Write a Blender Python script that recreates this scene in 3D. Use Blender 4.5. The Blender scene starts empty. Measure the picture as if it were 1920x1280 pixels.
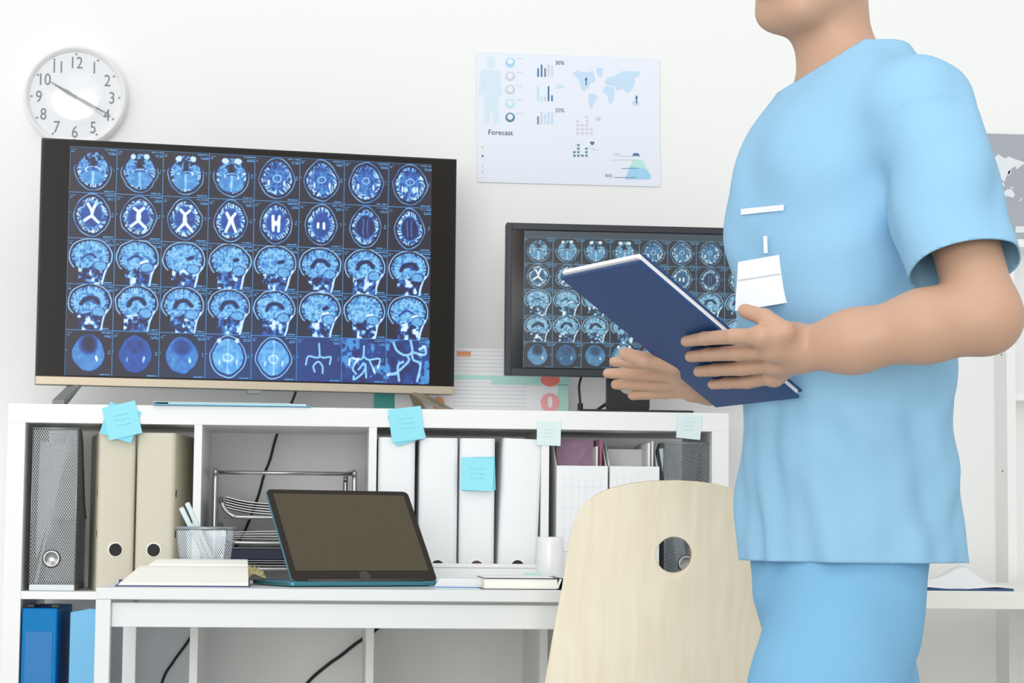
import bpy, bmesh, math, random
import numpy as np
from mathutils import Vector, Matrix, Euler
random.seed(7); RS = np.random.RandomState(11)
S = bpy.context.scene
COL = S.collection

# ---------------------------------------------------------------- camera
FPX = 4200.0
CAM = np.array([0.59816, -4.54394, 0.86510]); YAW, PIT, ROL = 0.0826736, 0.0832270, 0.0095127
_f = np.array([math.sin(YAW)*math.cos(PIT), math.cos(YAW)*math.cos(PIT), math.sin(PIT)])
_r = np.cross(_f, [0, 0, 1]); _r /= np.linalg.norm(_r); _u = np.cross(_r, _f)
CR = math.cos(ROL)*_r + math.sin(ROL)*_u; CU = -math.sin(ROL)*_r + math.cos(ROL)*_u
cam = bpy.data.cameras.new('camera'); cam.sensor_width = 36.0; cam.lens = FPX*36.0/1920.0
cam.clip_start = 0.05; cam.clip_end = 60
camo = bpy.data.objects.new('camera', cam); COL.objects.link(camo)
M = Matrix((tuple(CR), tuple(CU), tuple(-_f))).transposed().to_4x4(); M.translation = Vector(CAM)
camo.matrix_world = M; S.camera = camo

def at(px, py, Y):
    "world point on the plane y=Y seen at photo pixel px,py"
    d = _f + CR*(px-960)/FPX - CU*(py-640)/FPX
    t = (Y-CAM[1])/d[1]; return Vector(CAM+d*t)
def atz(px, py, z):
    d = _f + CR*(px-960)/FPX - CU*(py-640)/FPX
    t = (z-CAM[2])/d[2]; return Vector(CAM+d*t)
def on_plane(px, py, p0, n):
    d = _f + CR*(px-960)/FPX - CU*(py-640)/FPX
    t = float(np.dot(np.array(p0)-CAM, np.array(n))/np.dot(d, np.array(n))); return Vector(CAM+d*t)

# ---------------------------------------------------------------- world, lights, exposure
S.view_settings.view_transform = 'Standard'; S.view_settings.look = 'None'
S.view_settings.exposure = 0.015; S.view_settings.gamma = 1.0; S.view_settings.use_curve_mapping = False
w = bpy.data.worlds.new('world'); S.world = w; w.use_nodes = True
bg = w.node_tree.nodes['Background']; bg.inputs[0].default_value = (0.95, 0.98, 1.0, 1); bg.inputs[1].default_value = 0.74
def area(name, loc, target, sx, sy, power, col):
    l = bpy.data.lights.new(name, 'AREA'); l.shape = 'RECTANGLE'; l.size = sx; l.size_y = sy; l.energy = power; l.color = col
    o = bpy.data.objects.new(name, l); COL.objects.link(o); o.location = loc
    o.rotation_euler = (Vector(target)-Vector(loc)).to_track_quat('-Z', 'Y').to_euler(); return o
area('window_light', (-2.3, -2.3, 1.9), (0.7, 0.2, 1.0), 2.4, 1.8, 12, (1.0, 0.99, 0.97))
area('ceiling_light', (0.9, -2.6, 2.75), (0.9, -0.6, 0.6), 2.6, 1.4, 12, (1.0, 0.98, 0.95))
area('rear_fill_light', (-1.5, -14, 2.2), (0.6, 0.4, 0.95), 9, 5, 690, (1.0, 0.99, 0.97))  # added fill from behind the camera to brighten wall and shelf cells
try:
    S.cycles.max_bounces = 8; S.cycles.diffuse_bounces = 6; S.cycles.transparent_max_bounces = 12
except Exception: pass

# ---------------------------------------------------------------- materials
def C(r, g, b):
    def l(c):
        c /= 255.0; return c/12.92 if c <= .04045 else ((c+.055)/1.055)**2.4
    return (l(r), l(g), l(b), 1.0)
def mat(name, col, rough=.5, metal=0., var=.03, scale=30., bump=0., bscale=200., spec=.5, trans=0., alpha=1., coat=0.):
    m = bpy.data.materials.new(name); m.use_nodes = True; nt = m.node_tree; b = nt.nodes['Principled BSDF']
    b.inputs['Roughness'].default_value = rough; b.inputs['Metallic'].default_value = metal
    b.inputs['Specular IOR Level'].default_value = spec; b.inputs['Transmission Weight'].default_value = trans
    b.inputs['Alpha'].default_value = alpha; b.inputs['Coat Weight'].default_value = coat
    tc = nt.nodes.new('ShaderNodeTexCoord')
    n = nt.nodes.new('ShaderNodeTexNoise'); n.inputs['Scale'].default_value = scale; n.inputs['Detail'].default_value = 3
    nt.links.new(tc.outputs['Object'], n.inputs['Vector'])
    mr = nt.nodes.new('ShaderNodeMapRange'); mr.inputs['To Min'].default_value = 1-var; mr.inputs['To Max'].default_value = 1+var
    nt.links.new(n.outputs['Fac'], mr.inputs['Value'])
    mx = nt.nodes.new('ShaderNodeVectorMath'); mx.operation = 'SCALE'; mx.inputs[0].default_value = col[:3]
    nt.links.new(mr.outputs['Result'], mx.inputs['Scale']); nt.links.new(mx.outputs['Vector'], b.inputs['Base Color'])
    if bump:
        n2 = nt.nodes.new('ShaderNodeTexNoise'); n2.inputs['Scale'].default_value = bscale; nt.links.new(tc.outputs['Object'], n2.inputs['Vector'])
        bp = nt.nodes.new('ShaderNodeBump'); bp.inputs['Strength'].default_value = bump; bp.inputs['Distance'].default_value = .002
        nt.links.new(n2.outputs['Fac'], bp.inputs['Height']); nt.links.new(bp.outputs['Normal'], b.inputs['Normal'])
    return m
def mesh_mat(name, col, pitch=.0047, k=.62, wire=.14, metal=.7):
    "expanded-metal lattice: wires opaque, diamonds open"
    m = mat(name, col, .35, metal); nt = m.node_tree; b = nt.nodes['Principled BSDF']; L = nt.links.new
    uv = nt.nodes.new('ShaderNodeUVMap'); sp = nt.nodes.new('ShaderNodeSeparateXYZ'); L(uv.outputs[0], sp.inputs[0])
    def mth(op, a, c=None):
        n = nt.nodes.new('ShaderNodeMath'); n.operation = op
        for i, v in enumerate((a, c)):
            if v is None: continue
            if isinstance(v, (int, float)): n.inputs[i].default_value = v
            else: L(v, n.inputs[i])
        return n.outputs[0]
    v = mth('MULTIPLY', sp.outputs[1], k); outs = []
    for op in ('ADD', 'SUBTRACT'):
        q = mth('FRACT', mth('DIVIDE', mth(op, sp.outputs[0], v), pitch)); q = mth('ABSOLUTE', mth('SUBTRACT', q, .5)); outs.append(q)
    a = mth('GREATER_THAN', mth('MAXIMUM', outs[0], outs[1]), .5-wire); L(a, b.inputs['Alpha']); return m
def glow_attr(name, strength):
    m = bpy.data.materials.new(name); m.use_nodes = True; nt = m.node_tree; b = nt.nodes['Principled BSDF']
    a = nt.nodes.new('ShaderNodeAttribute'); a.attribute_name = 'Col'
    b.inputs['Base Color'].default_value = (.006, .006, .008, 1); b.inputs['Roughness'].default_value = .35
    nt.links.new(a.outputs['Color'], b.inputs['Emission Color']); b.inputs['Emission Strength'].default_value = strength; return m
def wood_mat(name, c1, c2, rough=.45):
    m = mat(name, c1, rough); nt = m.node_tree; b = nt.nodes['Principled BSDF']
    tc = nt.nodes.new('ShaderNodeTexCoord'); mp = nt.nodes.new('ShaderNodeMapping'); mp.inputs['Scale'].default_value = (22, 22, 1.6)
    n = nt.nodes.new('ShaderNodeTexNoise'); n.inputs['Scale'].default_value = 3; n.inputs['Detail'].default_value = 6; n.inputs['Distortion'].default_value = .6
    r = nt.nodes.new('ShaderNodeValToRGB'); r.color_ramp.elements[0].color = c1; r.color_ramp.elements[1].color = c2
    r.color_ramp.elements[0].position = .3; r.color_ramp.elements[1].position = .75
    L = nt.links.new; L(tc.outputs['Object'], mp.inputs[0]); L(mp.outputs[0], n.inputs['Vector']); L(n.outputs['Fac'], r.inputs[0]); L(r.outputs[0], b.inputs['Base Color'])
    return m

W_ = dict(
 wall=mat('wall_paint', C(243,243,241), .9, var=.006, scale=2, bump=.05, bscale=400),
 floor=mat('floor_vinyl', C(200,200,196), .4, var=.03, scale=6),
 white=mat('white_laminate', C(240,240,239), .45, var=.006, scale=8),
 desk=mat('white_desk_lacquer', C(222,225,225), .3, var=.006, scale=8),
 cream=mat('cream_laminate', C(236,235,224), .5, var=.01),
 black=mat('black_plastic', C(22,22,24), .35), blackgl=mat('black_gloss', C(14,13,13), .12, var=.0),
 bezel=mat('black_screen_border', C(34,30,26), .25, var=0, spec=.2), bezel2=mat('dark_monitor_bezel', C(30,34,42), .4, var=0),
 silver=mat('brushed_silver', C(186,174,154), .42, 1., var=.04, scale=60), chrome=mat('chrome_tube', C(170,172,170), .22, 1.),
 grey=mat('grey_plastic', C(130,134,136), .4), dgrey=mat('dark_grey', C(58,60,62), .5),
 beige=mat('beige_board', C(214,208,188), .6, var=.02, scale=12, bump=.1), binder=mat('white_board', C(241,242,243), .5, var=.01, bump=.05),
 brown=mat('brown_hole', C(92,66,60), .6), hole=mat('dark_hole', C(34,32,30), .7), rimw=mat('white_rim', C(240,240,236), .3),
 blue=mat('blue_plastic', C(0,122,190), .45, var=.02, spec=.15), lblue=mat('light_blue_plastic', C(108,188,232), .4, var=.02),
 pocket=mat('clear_pocket', C(44,124,188), .35, var=.12, scale=24, spec=.2), navy=mat('navy_cover', C(36,72,124), .45, var=.02, scale=20),
 dnavy=mat('dark_navy', C(28,34,60), .5), paper=mat('paper', C(243,243,244), .8, var=.01), page=mat('cream_page', C(250,248,238), .8, var=.01),
 pagee=mat('page_edges', C(222,204,150), .8, var=.12, scale=300), cyan=mat('cyan_note', C(150,228,242), .7, var=.01), cyan2=mat('cyan_note_deeper', C(136,220,238), .7, var=.01),
 pale=mat('pale_mint_note', C(222,238,238), .7, var=.01), ink=mat('faint_ink', C(120,190,210), .7), paleink=mat('faint_grey_ink', C(190,205,205), .7),
 teal=mat('teal_metal', C(70,135,148), .3, .4), tealp=mat('teal_print', C(92,190,180), .7), mint=mat('mint_print', C(186,232,222), .7),
 coral=mat('coral_print', C(246,132,120), .7), pink=mat('pink_print', C(250,176,176), .7), orange=mat('orange_print', C(244,160,110), .7),
 lines=mat('grey_print', C(204,210,217), .7), darkpr=mat('dark_print', C(60,72,84), .7), slate=mat('slate_print', C(94,140,160), .7),
 bar1=mat('blue_print', C(74,120,160), .7), bar2=mat('sky_print', C(198,222,244), .7), bar3=mat('lilac_print', C(212,210,224), .7), bodypr=mat('pale_body_print', C(214,232,244), .7),
 tri=mat('light_blue_print', C(164,212,242), .7), yel=mat('mustard_print', C(214,204,130), .7),
 poster=mat('poster_paper', C(233,238,248), .75, var=.006), gposter=mat('grey_poster_paper', C(168,172,178), .7, var=.05, scale=4), gmap=mat('white_map_print', C(226,230,234), .7),
 cable=mat('black_cable', C(16,18,20), .5), meshm=mesh_mat('silver_mesh', C(136,138,142), metal=.4), meshd=mesh_mat('graphite_mesh', C(128,134,140), metal=.4), meshc=mesh_mat('light_mesh', C(200,208,214), pitch=.0042),
 rod=mat('silver_rim', C(165,172,174), .35, .6), purple=mat('purple_magazine', C(176,140,164), .5, var=.35, scale=60), maroon=mat('maroon_spine', C(170,80,110), .5),
 ceramic=mat('white_ceramic', C(240,240,238), .25), clock=mat('clock_white_plastic', C(238,238,238), .35, var=0), dial=mat('clock_dial', C(242,243,246), .6, var=0), num=mat('clock_grey_ink', C(128,128,128), .6, var=0), hand=mat('clock_grey_hand', C(104,114,114), .4, var=0),
 wood=wood_mat('birch_plywood', C(232,218,190), C(240,230,206)), ply=mat('plywood_edge', C(196,168,124), .6, var=.2, scale=90),
 skin=mat('skin', C(200,160,134), .5, var=.05, scale=14, bump=.08, bscale=300), scrub=mat('light_blue_cotton', C(150,198,229), .85, var=.025, scale=9, bump=.25, bscale=700),
 scrub2=mat('blue_cotton_trousers', C(128,186,224), .85, var=.03, scale=9, bump=.25, bscale=700), hair=mat('brown_hair', C(70,48,34), .55, var=.3, scale=120), eye=mat('eye_white', C(235,232,228), .2), iris=mat('iris', C(70,60,50), .2), lip=mat('lip', C(186,124,108), .45),
 shoe=mat('white_shoe', C(232,232,232), .5), nail=mat('nail', C(222,178,160), .3), badge=mat('white_badge', C(246,248,251), .4), sole=mat('grey_sole', C(150,150,150), .7), screenoff=mat('reflection_tinted_screen', C(84,77,60), .35, var=.0, spec=.2), lapbez=mat('laptop_bezel', C(44,38,34), .35, var=0, spec=.25),
)
for k in ('skin', 'lip'):
    b = W_[k].node_tree.nodes['Principled BSDF']; b.inputs['Subsurface Weight'].default_value = .12; b.inputs['Subsurface Radius'].default_value = (.012, .005, .003); b.inputs['Subsurface Scale'].default_value = .5

# ---------------------------------------------------------------- mesh tools
class MB:
    def __init__(s): s.v = []; s.f = []; s.m = []
    def add(s, vs, fs, mi=0):
        o = len(s.v); s.v += [tuple(v) for v in vs]; s.f += [tuple(i+o for i in f) for f in fs]; s.m += [mi]*len(fs); return s
    def box(s, x0, x1, y0, y1, z0, z1, mi=0, X=None):
        vs = [Vector((x, y, z)) for z in (z0, z1) for y in (y0, y1) for x in (x0, x1)]
        if X is not None: vs = [X @ v for v in vs]
        return s.add(vs, [(0,2,3,1), (4,5,7,6), (0,1,5,4), (2,6,7,3), (0,4,6,2), (1,3,7,5)], mi)
    def prism(s, poly, a, b, axis='z', mi=0, X=None):
        def p(u, v, h): return Vector((u, v, h)) if axis == 'z' else (Vector((u, h, v)) if axis == 'y' else Vector((h, u, v)))
        n = len(poly); vs = [p(u, v, a) for u, v in poly]+[p(u, v, b) for u, v in poly]
        if X is not None: vs = [X @ v for v in vs]
        fs = [tuple(range(n-1, -1, -1)), tuple(range(n, 2*n))]+[(i, (i+1) % n, n+(i+1) % n, n+i) for i in range(n)]
        return s.add(vs, fs, mi)
    def tube(s, pts, r, n=8, mi=0, cap=True):
        pts = [Vector(p) for p in pts]; rr = r if isinstance(r, (list, tuple)) else [r]*len(pts); vs = []; prev = None
        for i, p in enumerate(pts):
            t = (pts[min(i+1, len(pts)-1)]-pts[max(i-1, 0)]).normalized()
            if prev is None: a = t.orthogonal().normalized()
            else: a = (prev-t*prev.dot(t)).normalized()
            prev = a; b = t.cross(a)
            vs += [p+(a*math.cos(2*math.pi*k/n)+b*math.sin(2*math.pi*k/n))*rr[i] for k in range(n)]
        fs = [(i*n+k, i*n+(k+1) % n, (i+1)*n+(k+1) % n, (i+1)*n+k) for i in range(len(pts)-1) for k in range(n)]
        if cap: fs += [tuple(range(n-1, -1, -1)), tuple(range((len(pts)-1)*n, len(pts)*n))]
        return s.add(vs, fs, mi)
    def lathe(s, prof, n=32, mi=0, X=None, axis='z'):
        vs = []
        for r, z in prof:
            for k in range(n):
                a = 2*math.pi*k/n; v = Vector((r*math.cos(a), r*math.sin(a), z)) if axis == 'z' else Vector((r*math.cos(a), z, r*math.sin(a)))
                vs.append(X @ v if X is not None else v)
        fs = [(i*n+k, i*n+(k+1) % n, (i+1)*n+(k+1) % n, (i+1)*n+k) for i in range(len(prof)-1) for k in range(n)]
        if prof[0][0] > 0: fs.append(tuple(range(n-1, -1, -1)))
        if prof[-1][0] > 0: fs.append(tuple(range((len(prof)-1)*n, len(prof)*n)))
        return s.add(vs, fs, mi)
    def mesh(s, name, mats, smooth=False):
        me = bpy.data.meshes.new(name); me.from_pydata(s.v, [], s.f)
        for m in (mats if isinstance(mats, (list, tuple)) else [mats]): me.materials.append(m)
        me.polygons.foreach_set('material_index', s.m)
        if len(s.f) < 20000:
            uvl = me.uv_layers.new(name='UVMap'); uv = np.zeros((len(me.loops), 2), np.float32); 
            for p in me.polygons:
                n = p.normal; ax = max(range(3), key=lambda i: abs(n[i]))
                for li in p.loop_indices:
                    c = me.vertices[me.loops[li].vertex_index].co
                    uv[li] = (c[1], c[2]) if ax == 0 else ((c[0], c[2]) if ax == 1 else (c[0], c[1]))
            uvl.data.foreach_set('uv', uv.ravel())
        bm = bmesh.new(); bm.from_mesh(me); bmesh.ops.recalc_face_normals(bm, faces=bm.faces); bm.to_mesh(me); bm.free()
        if smooth: me.polygons.foreach_set('use_smooth', [True]*len(me.polygons)); 
        return me
    def build(s, name, mats, parent=None, bevel=0., smooth=False, seg=2, auto=None):
        if auto: smooth = True
        o = bpy.data.objects.new(name, s.mesh(name, mats, smooth)); COL.objects.link(o)
        if parent is not None: o.parent = parent
        if bevel:
            b = o.modifiers.new('bevel', 'BEVEL'); b.width = bevel; b.segments = seg; b.limit_method = 'ANGLE'; b.angle_limit = math.radians(40)
        if auto:
            o.data.set_sharp_from_angle(angle=math.radians(auto))
        return o
def tag(o, label=None, cat=None, group=None, kind=None):
    for k, v in (('label', label), ('category', cat), ('group', group), ('kind', kind)):
        if v: o[k] = v
    return o
def thing(name, label, cat, loc=(0, 0, 0), rot=(0, 0, 0), group=None):
    o = bpy.data.objects.new(name, None); COL.objects.link(o); o.empty_display_size = .05
    o.location = loc; o.rotation_euler = rot; return tag(o, label, cat, group)
def structure(o): o['kind'] = 'structure'; return o
def rebase(o, p):
    "put a one-mesh object's origin at p"
    p = Vector(p); o.data.transform(Matrix.Translation(-p)); o.location = p; return o
_tc = {}
def text2d(body, size, sx=1.):
    key = body
    if key not in _tc:
        c = bpy.data.curves.new('t', 'FONT'); c.body = body; c.size = 1; c.align_x = 'CENTER'; c.resolution_u = 3
        o = bpy.data.objects.new('t', c); COL.objects.link(o); dg = bpy.context.evaluated_depsgraph_get(); dg.update()
        me = bpy.data.meshes.new_from_object(o.evaluated_get(dg)); vs = [(v.co.x, v.co.y) for v in me.vertices]; fs = [tuple(p.vertices) for p in me.polygons]
        bpy.data.objects.remove(o); bpy.data.curves.remove(c); bpy.data.meshes.remove(me); _tc[key] = (vs, fs)
    vs, fs = _tc[key]; return [(x*size*sx, (y-.35)*size) for x, y in vs], fs
def smoothpath(pts, n=8):
    pts = [Vector(p) for p in pts]; P = [pts[0]*2-pts[1]]+pts+[pts[-1]*2-pts[-2]]; out = []
    for i in range(1, len(P)-2):
        for k in range(n):
            t = k/n; out.append(.5*((2*P[i])+(P[i+1]-P[i-1])*t+(2*P[i-1]-5*P[i]+4*P[i+1]-P[i+2])*t*t+(3*P[i]-P[i-1]-3*P[i+1]+P[i+2])*t**3))
    return out+[pts[-1]]

# ---------------------------------------------------------------- setting
WALL = 0.43; T = 1.105
structure(rebase(MB().box(-2.6, 4.2, WALL, WALL+.12, 0, 3.0).build('wall_back', W_['wall']), (0, WALL, 0)))
structure(MB().box(-2.6, 4.2, -5.2, WALL+.12, -.1, 0).build('floor', W_['floor']))
structure(MB().box(-2.6, 4.2, WALL-.012, WALL, 0.0, .08).build('baseboard_back', W_['white'], bevel=.003))

# ---------------------------------------------------------------- shelf unit
TH = .038; CW = .335; DT = .016; D = .39
sh = thing('shelving_unit', 'long white open cube shelving unit along the wall, four cells wide', 'shelf', (0, 0, 0))
XR = CW*4+DT*3
MB().box(-.035, XR+.035, 0, D, T-TH, T).build('top_board', W_['white'], sh, .0008)
MB().box(-.035, XR+.035, 0, D, 0, TH).build('bottom_board', W_['white'], sh, .0008)
for x0 in (-.035, XR): MB().box(x0, x0+.035, 0, D, TH, T-TH).build('side_panel', W_['white'], sh, .0008)
for k in (1, 2, 3): MB().box(CW*k+DT*(k-1), CW*k+DT*k, 0.0005, D, TH, T-TH).build('divider', W_['white'], sh, .0006)
Z1 = T-TH-CW; Z2 = Z1-DT-CW
for k in range(4):
    for z in (Z1, Z2): MB().box((CW+DT)*k, (CW+DT)*k+CW, .001, D, z-DT, z).build('shelf_board', W_['white'], sh, .0006)
# ---------------------------------------------------------------- scan pictures
def vnoise(h, w_, fx, fy, seed):
    r = np.random.RandomState(seed); g = r.rand(int(fy)+3, int(fx)+3)
    y = np.linspace(0, fy, h)[:, None]; x = np.linspace(0, fx, w_)[None, :]
    yi = y.astype(int); xi = x.astype(int); ty = y-yi; tx = x-xi; ty = ty*ty*(3-2*ty); tx = tx*tx*(3-2*tx)
    return (g[yi, xi]*(1-ty)*(1-tx)+g[yi+1, xi]*ty*(1-tx)+g[yi, xi+1]*(1-ty)*tx+g[yi+1, xi+1]*ty*tx)
def ss(a, b, x): t = np.clip((x-a)/(b-a), 0, 1); return t*t*(3-2*t)
def seg(U, V, pts, r):
    d = np.full(U.shape, 9.)
    if len(pts) > 2: pts = [(p.x, p.y) for p in smoothpath([(x, y, 0) for x, y in pts], 5)]
    for (x0, y0), (x1, y1) in zip(pts[:-1], pts[1:]):
        dx, dy = x1-x0, y1-y0; t = np.clip(((U-x0)*dx+(V-y0)*dy)/(dx*dx+dy*dy+1e-9), 0, 1)
        d = np.minimum(d, np.hypot(U-x0-t*dx, V-y0-t*dy))
    return 1-ss(r*.5, r*1.5, d)
def tile(kind, k, h, w_, seed):
    V, U = np.mgrid[0:h, 0:w_].astype(float); U = (U+.5)/w_*2-1; V = 1-(V+.5)/h*2
    I = np.zeros((h, w_))+.02
    n1 = vnoise(h, w_, 14, 14, seed); n2 = vnoise(h, w_, 26, 26, seed+1); n3 = vnoise(h, w_, 6, 6, seed+2)
    if kind != 'ves': U0, V0 = U, V; wx = vnoise(h, w_, 7, 7, seed+3)-.5; wy = vnoise(h, w_, 7, 7, seed+4)-.5; U = U+.06*wx; V = V+.06*wy
    E = lambda cx, cy, rx, ry, p=2.: (np.abs((U-cx)/rx)**p+np.abs((V-cy)/ry)**p)**(1/p)
    ring = lambda e, a, wd: np.exp(-((e-a)/wd)**2)
    if kind in ('ax', 'vent', 'dim', 'bright'):
        rx = .80-.015*k if kind == 'vent' else .80; cy = .02
        up = np.where(V > cy, 1-.20*np.clip((V-cy)/.9, 0, 1), 1.)
        e = np.hypot(U/(rx*up*np.where(V < cy, 1-.12*np.clip((cy-V)/.9, 0, 1)**2, 1)), (V-cy)/.93)
        ang = np.arctan2(V-cy, U); inside = 1-ss(.82, .87, e)
        rg = 1-np.abs(2*n1-1); rg2 = 1-np.abs(2*n2-1); gy = ss(.1, .9, .5+.5*np.sin(ang*17+15*n3+9*n1+5*e))
        tex = .40+.22*(rg-.5)+.16*(rg2-.5)
        cort = ss(.50, .75, e)*inside
        I = np.maximum(I, inside*(tex+cort*(.62*gy-.22)+.18*cort*(rg2 > .75)))
        skull = ring(e, .985, .03); I = np.maximum(I, .75*skull*(.75+.5*n3))
        I *= 1-.8*ring(e, .92, .03)
        if kind == 'vent':
            I = np.maximum(I, inside*.8*np.exp(-(U/.018)**2)*(ss(.2, .4, V)+ss(-.3, -.5, V))*.8)
            core = inside*(1-ss(.5, .6, e)); I = I*(1-core)+core*(.3+.12*n1)
            wv = {0: [[(-.17, .5), (-.06, .28), (0, .0), (-.1, -.1), (-.3, -.25)], [(.17, .5), (.06, .28), (0, .0), (.12, -.12), (.3, -.3)]],
                  1: [[(-.2, .42), (0, .22), (0, -.1), (-.3, -.42)], [(.2, .42), (0, .22), (0, -.1), (.3, -.46)]],
                  2: [[(-.2, .4), (0, .15), (-.02, -.15), (-.28, -.5)], [(.2, .4), (0, .15), (.02, -.15), (.3, -.5)]],
                  3: [[(-.18, .35), (-.04, .05), (-.2, -.45)], [(.18, .35), (.04, .05), (.22, -.45)]],
                  4: [[(-.14, .3), (-.12, -.3)], [(.14, .3), (.12, -.32)], [(-.12, .1), (.12, -.12)], [(-.1, -.1), (.1, .1)]],
                  5: [[(-.13, .1), (-.12, -.12)], [(.13, .12), (.13, -.14)]]}.get(k, [])
            for pt in wv: I = np.maximum(I, 1.15*seg(U, V, pt, .07 if k < 5 else .06))
            if k >= 6: I = I*(1-.5*core)+inside*.35*ring(np.abs(U), .1, .03)*(1-ss(.3, .5, np.abs(V)))
        elif kind == 'ax':
            if k <= 3:
                top = ss(.15, .3, V)
                I *= 1-.75*top*(1-ss(.3, .55, np.abs(U))*.0); I *= 1-.85*(e > 1.03)
                I = np.maximum(I, top*inside*(.1+.55*(n2 > .55)))
                for s_ in (-1, 1):
                    if k >= 1: I = np.maximum(I, (.95)*(1-ss(.8, 1, E(s_*(.30 if k < 3 else .27), .68, .12+.02*k, .14))))
                    I = np.maximum(I, .6*(1-ss(.8, 1, E(s_*.40, .2, .24, .28)))*(.7+.6*n2))
                I *= 1-.9*(1-ss(.7, 1, E(0, .32, .13, .3)))
                cb = 1-ss(.88, 1.0, E(0, -.33, .56, .3+.03*k, 2.4)); I = I*(1-cb)+cb*(.52+.15*n1+.25*ring(np.abs(U), 0, .05))
                I = np.maximum(I, .95*ring(E(0, -.02, .34, .16), .9, .16)*(V > -.1)*(.5+n2))
            else:
                I = np.maximum(I, inside*.85*ring(E(0, .0+.05*k-.2, .16, .14), 1, .3))
                for s_ in (-1, 1): I = np.maximum(I, (1.0*(1-ss(.7, 1, E(s_*.34, -.2, .06, .17)))))
                I = np.maximum(I, inside*.7*ring(U+.02*np.sin(V*9), 0, .025)); I = I*(1-.3*inside*ss(.35, .55, V))
                if k == 7: I = np.maximum(I, .9*(1-ss(.8, 1, E(-.18, -.22, .12, .16))+1-ss(.8, 1, E(.18, -.22, .12, .16))))
        elif kind == 'dim':
            I *= .0; b = (1-ss(.84, .9, e)); I = b*(.22+.1*n1)+.02
            I += b*.22*ss(.2, .5, np.hypot(U, V-.35))*np.array([1.2, .5, 1.][k])
            if k == 0: I *= ss(-.1, .5, np.hypot(U, (V-.5)*.7))
            for s_ in (-1, 1): I = np.maximum(I, (1.05 if s_ > 0 else .7)*(1-ss(.6, 1, E(s_*.36, -.22, .07, .2)))*(.55+.6*n2))
        else:
            I = inside*(.46+.16*n1)+.8*skull+.02+.09; I += inside*.2*ring(U, 0, .03); I += inside*.25*ring(E(0, -.05, .2, .16), 1, .25)
            for s_ in (-1, 1):
                I = np.maximum(I, (.95)*(1-ss(.6, 1, E(s_*.38, -.25, .06, .2))))
                if k == 3: I = np.maximum(I, .95*(1-ss(.8, 1, E(s_*.38, .72, .11, .13))))
    elif kind == 'sag':
        fx = .0; e = np.hypot((U-fx)/.93, (V-.22)/.8)
        ext = np.where((V < -.05), (np.abs(U-.1+.1*np.clip(-V, 0, 1)) < (.62+.1*V)), False)
        head = (e < 1) | ext
        ang = np.arctan2(V-.22, U); br = (1-ss(.84, .88, e))*(V > -.22-.2*(U > .1)+.1*np.sin(U*5))
        I = np.maximum(I, br*(.64+.30*(1-np.abs(2*n1-1)-.5)+.2*(n2-.5)-.45*ss(.66, .84, e)*ss(.55, .9, .5+.5*np.sin(ang*26+14*n3+6*n1))))
        I = np.maximum(I, .95*ring(e, .975, .03)*((V > -.3)))
        I *= 1-.75*ring(e, .91, .025)
        low = (V < -.15)*ext*(1-br); bl = ss(.35, .75, n1)*.75+ss(.5, .8, n2)*.35+.15
        I = np.maximum(I, low*np.clip(bl*(.45+.75*ss(.3, .7, vnoise(h, w_, 11, 4, seed+5))), 0, 1))
        nk = seg(U, V, [(.78, -.1), (.62, -.4), (.5, -.98)], .045); I = np.maximum(I, nk*.98)
        I *= 1-(U > .68-.0*V)*(V < -.45)*.9
        face = (V < -.35)*(U < -.55+.25*(V < -.7)); I *= 1-.8*face*(k % 3 != 0)
        if k in (0, 1, 7, 8, 15): I *= 1-.6*seg(U, V, [(-.4, .1), (-.05, .3), (.2, .2)], .05)*.9
        if 2 <= k <= 13:
            cv = seg(U, V, [(-.35, .12), (-.2, .36), (.15, .42), (.35, .22)] if 5 <= k <= 12 else [(.2, .25), (.34, .3)], .085); I = I*(1-.85*cv)
        if k in (13, 14, 15, 1): I = np.maximum(I, 1.1*seg(U, V, [(.15, .02), (.4, .08)], .06))
        cbm = 1-ss(.85, 1, E(.4, -.2, .26, .2)); I = I*(1-cbm)+cbm*(.62+.12*n2); I *= 1-.6*ring(E(.4, -.2, .26, .2), 1.05, .08)
        I *= 1-.7*(1-ss(.7, 1, E(-.55, -.38, .15, .13)))*(k % 2)
    else:
        I = .18+.2*(n3-.3)*(k > 0)+.06
        I = np.full((h, w_), 1.)*I
        L_ = {0: ([[(0, .7), (0, .15), (-.15, .08), (-.5, .12), (-.55, -.25)], [(0, .15), (.2, .08), (.5, .12), (.52, -.2)], [(-.2, -.55), (-.22, -.3), (0, -.1), (.18, -.3), (.16, -.6)]], .045),
              1: ([[(0, .65), (-.02, .2), (-.2, .05), (-.6, .1), (-.62, -.2)], [(-.02, .2), (.2, .05), (.7, .1), (.68, -.3)], [(-.25, .1), (-.45, -.35), (-.35, -.6)], [(.22, .05), (.45, -.3), (.5, -.55)], [(0, -.1), (.12, -.3), (-.1, -.6), (-.4, -.85), (-.45, -.7)], [(-.2, -.4), (0, -.12)], [(.1, -.15), (.12, -.75)]], .05),
              2: ([[(.15, .95), (.2, .45), (-.1, .3), (-.5, .5), (-.65, .85)], [(.2, .45), (.8, .35), (.75, .7), (.5, .6)], [(.2, .4), (.25, .1), (.55, -.1), (.42, -.85)], [(0, .3), (.05, .1), (-.1, -.1), (-.5, -.5), (-.8, -.55)], [(-.4, -.85), (-.45, -.2), (-.25, 0)], [(-.9, -.6), (-.5, -.55)]], .06)}[k]
        for pt in L_[0]: I = np.maximum(I, .82*seg(U, V, [(x+.03*math.sin(9*y+k), y) for x, y in pt], L_[1]))
        if k: I += .25*(n3 > .55)*(n1 > .4)*(np.abs(U) > .2)
    # tile frame and little captions
    if kind != 'ves': U, V = U0, V0
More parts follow.
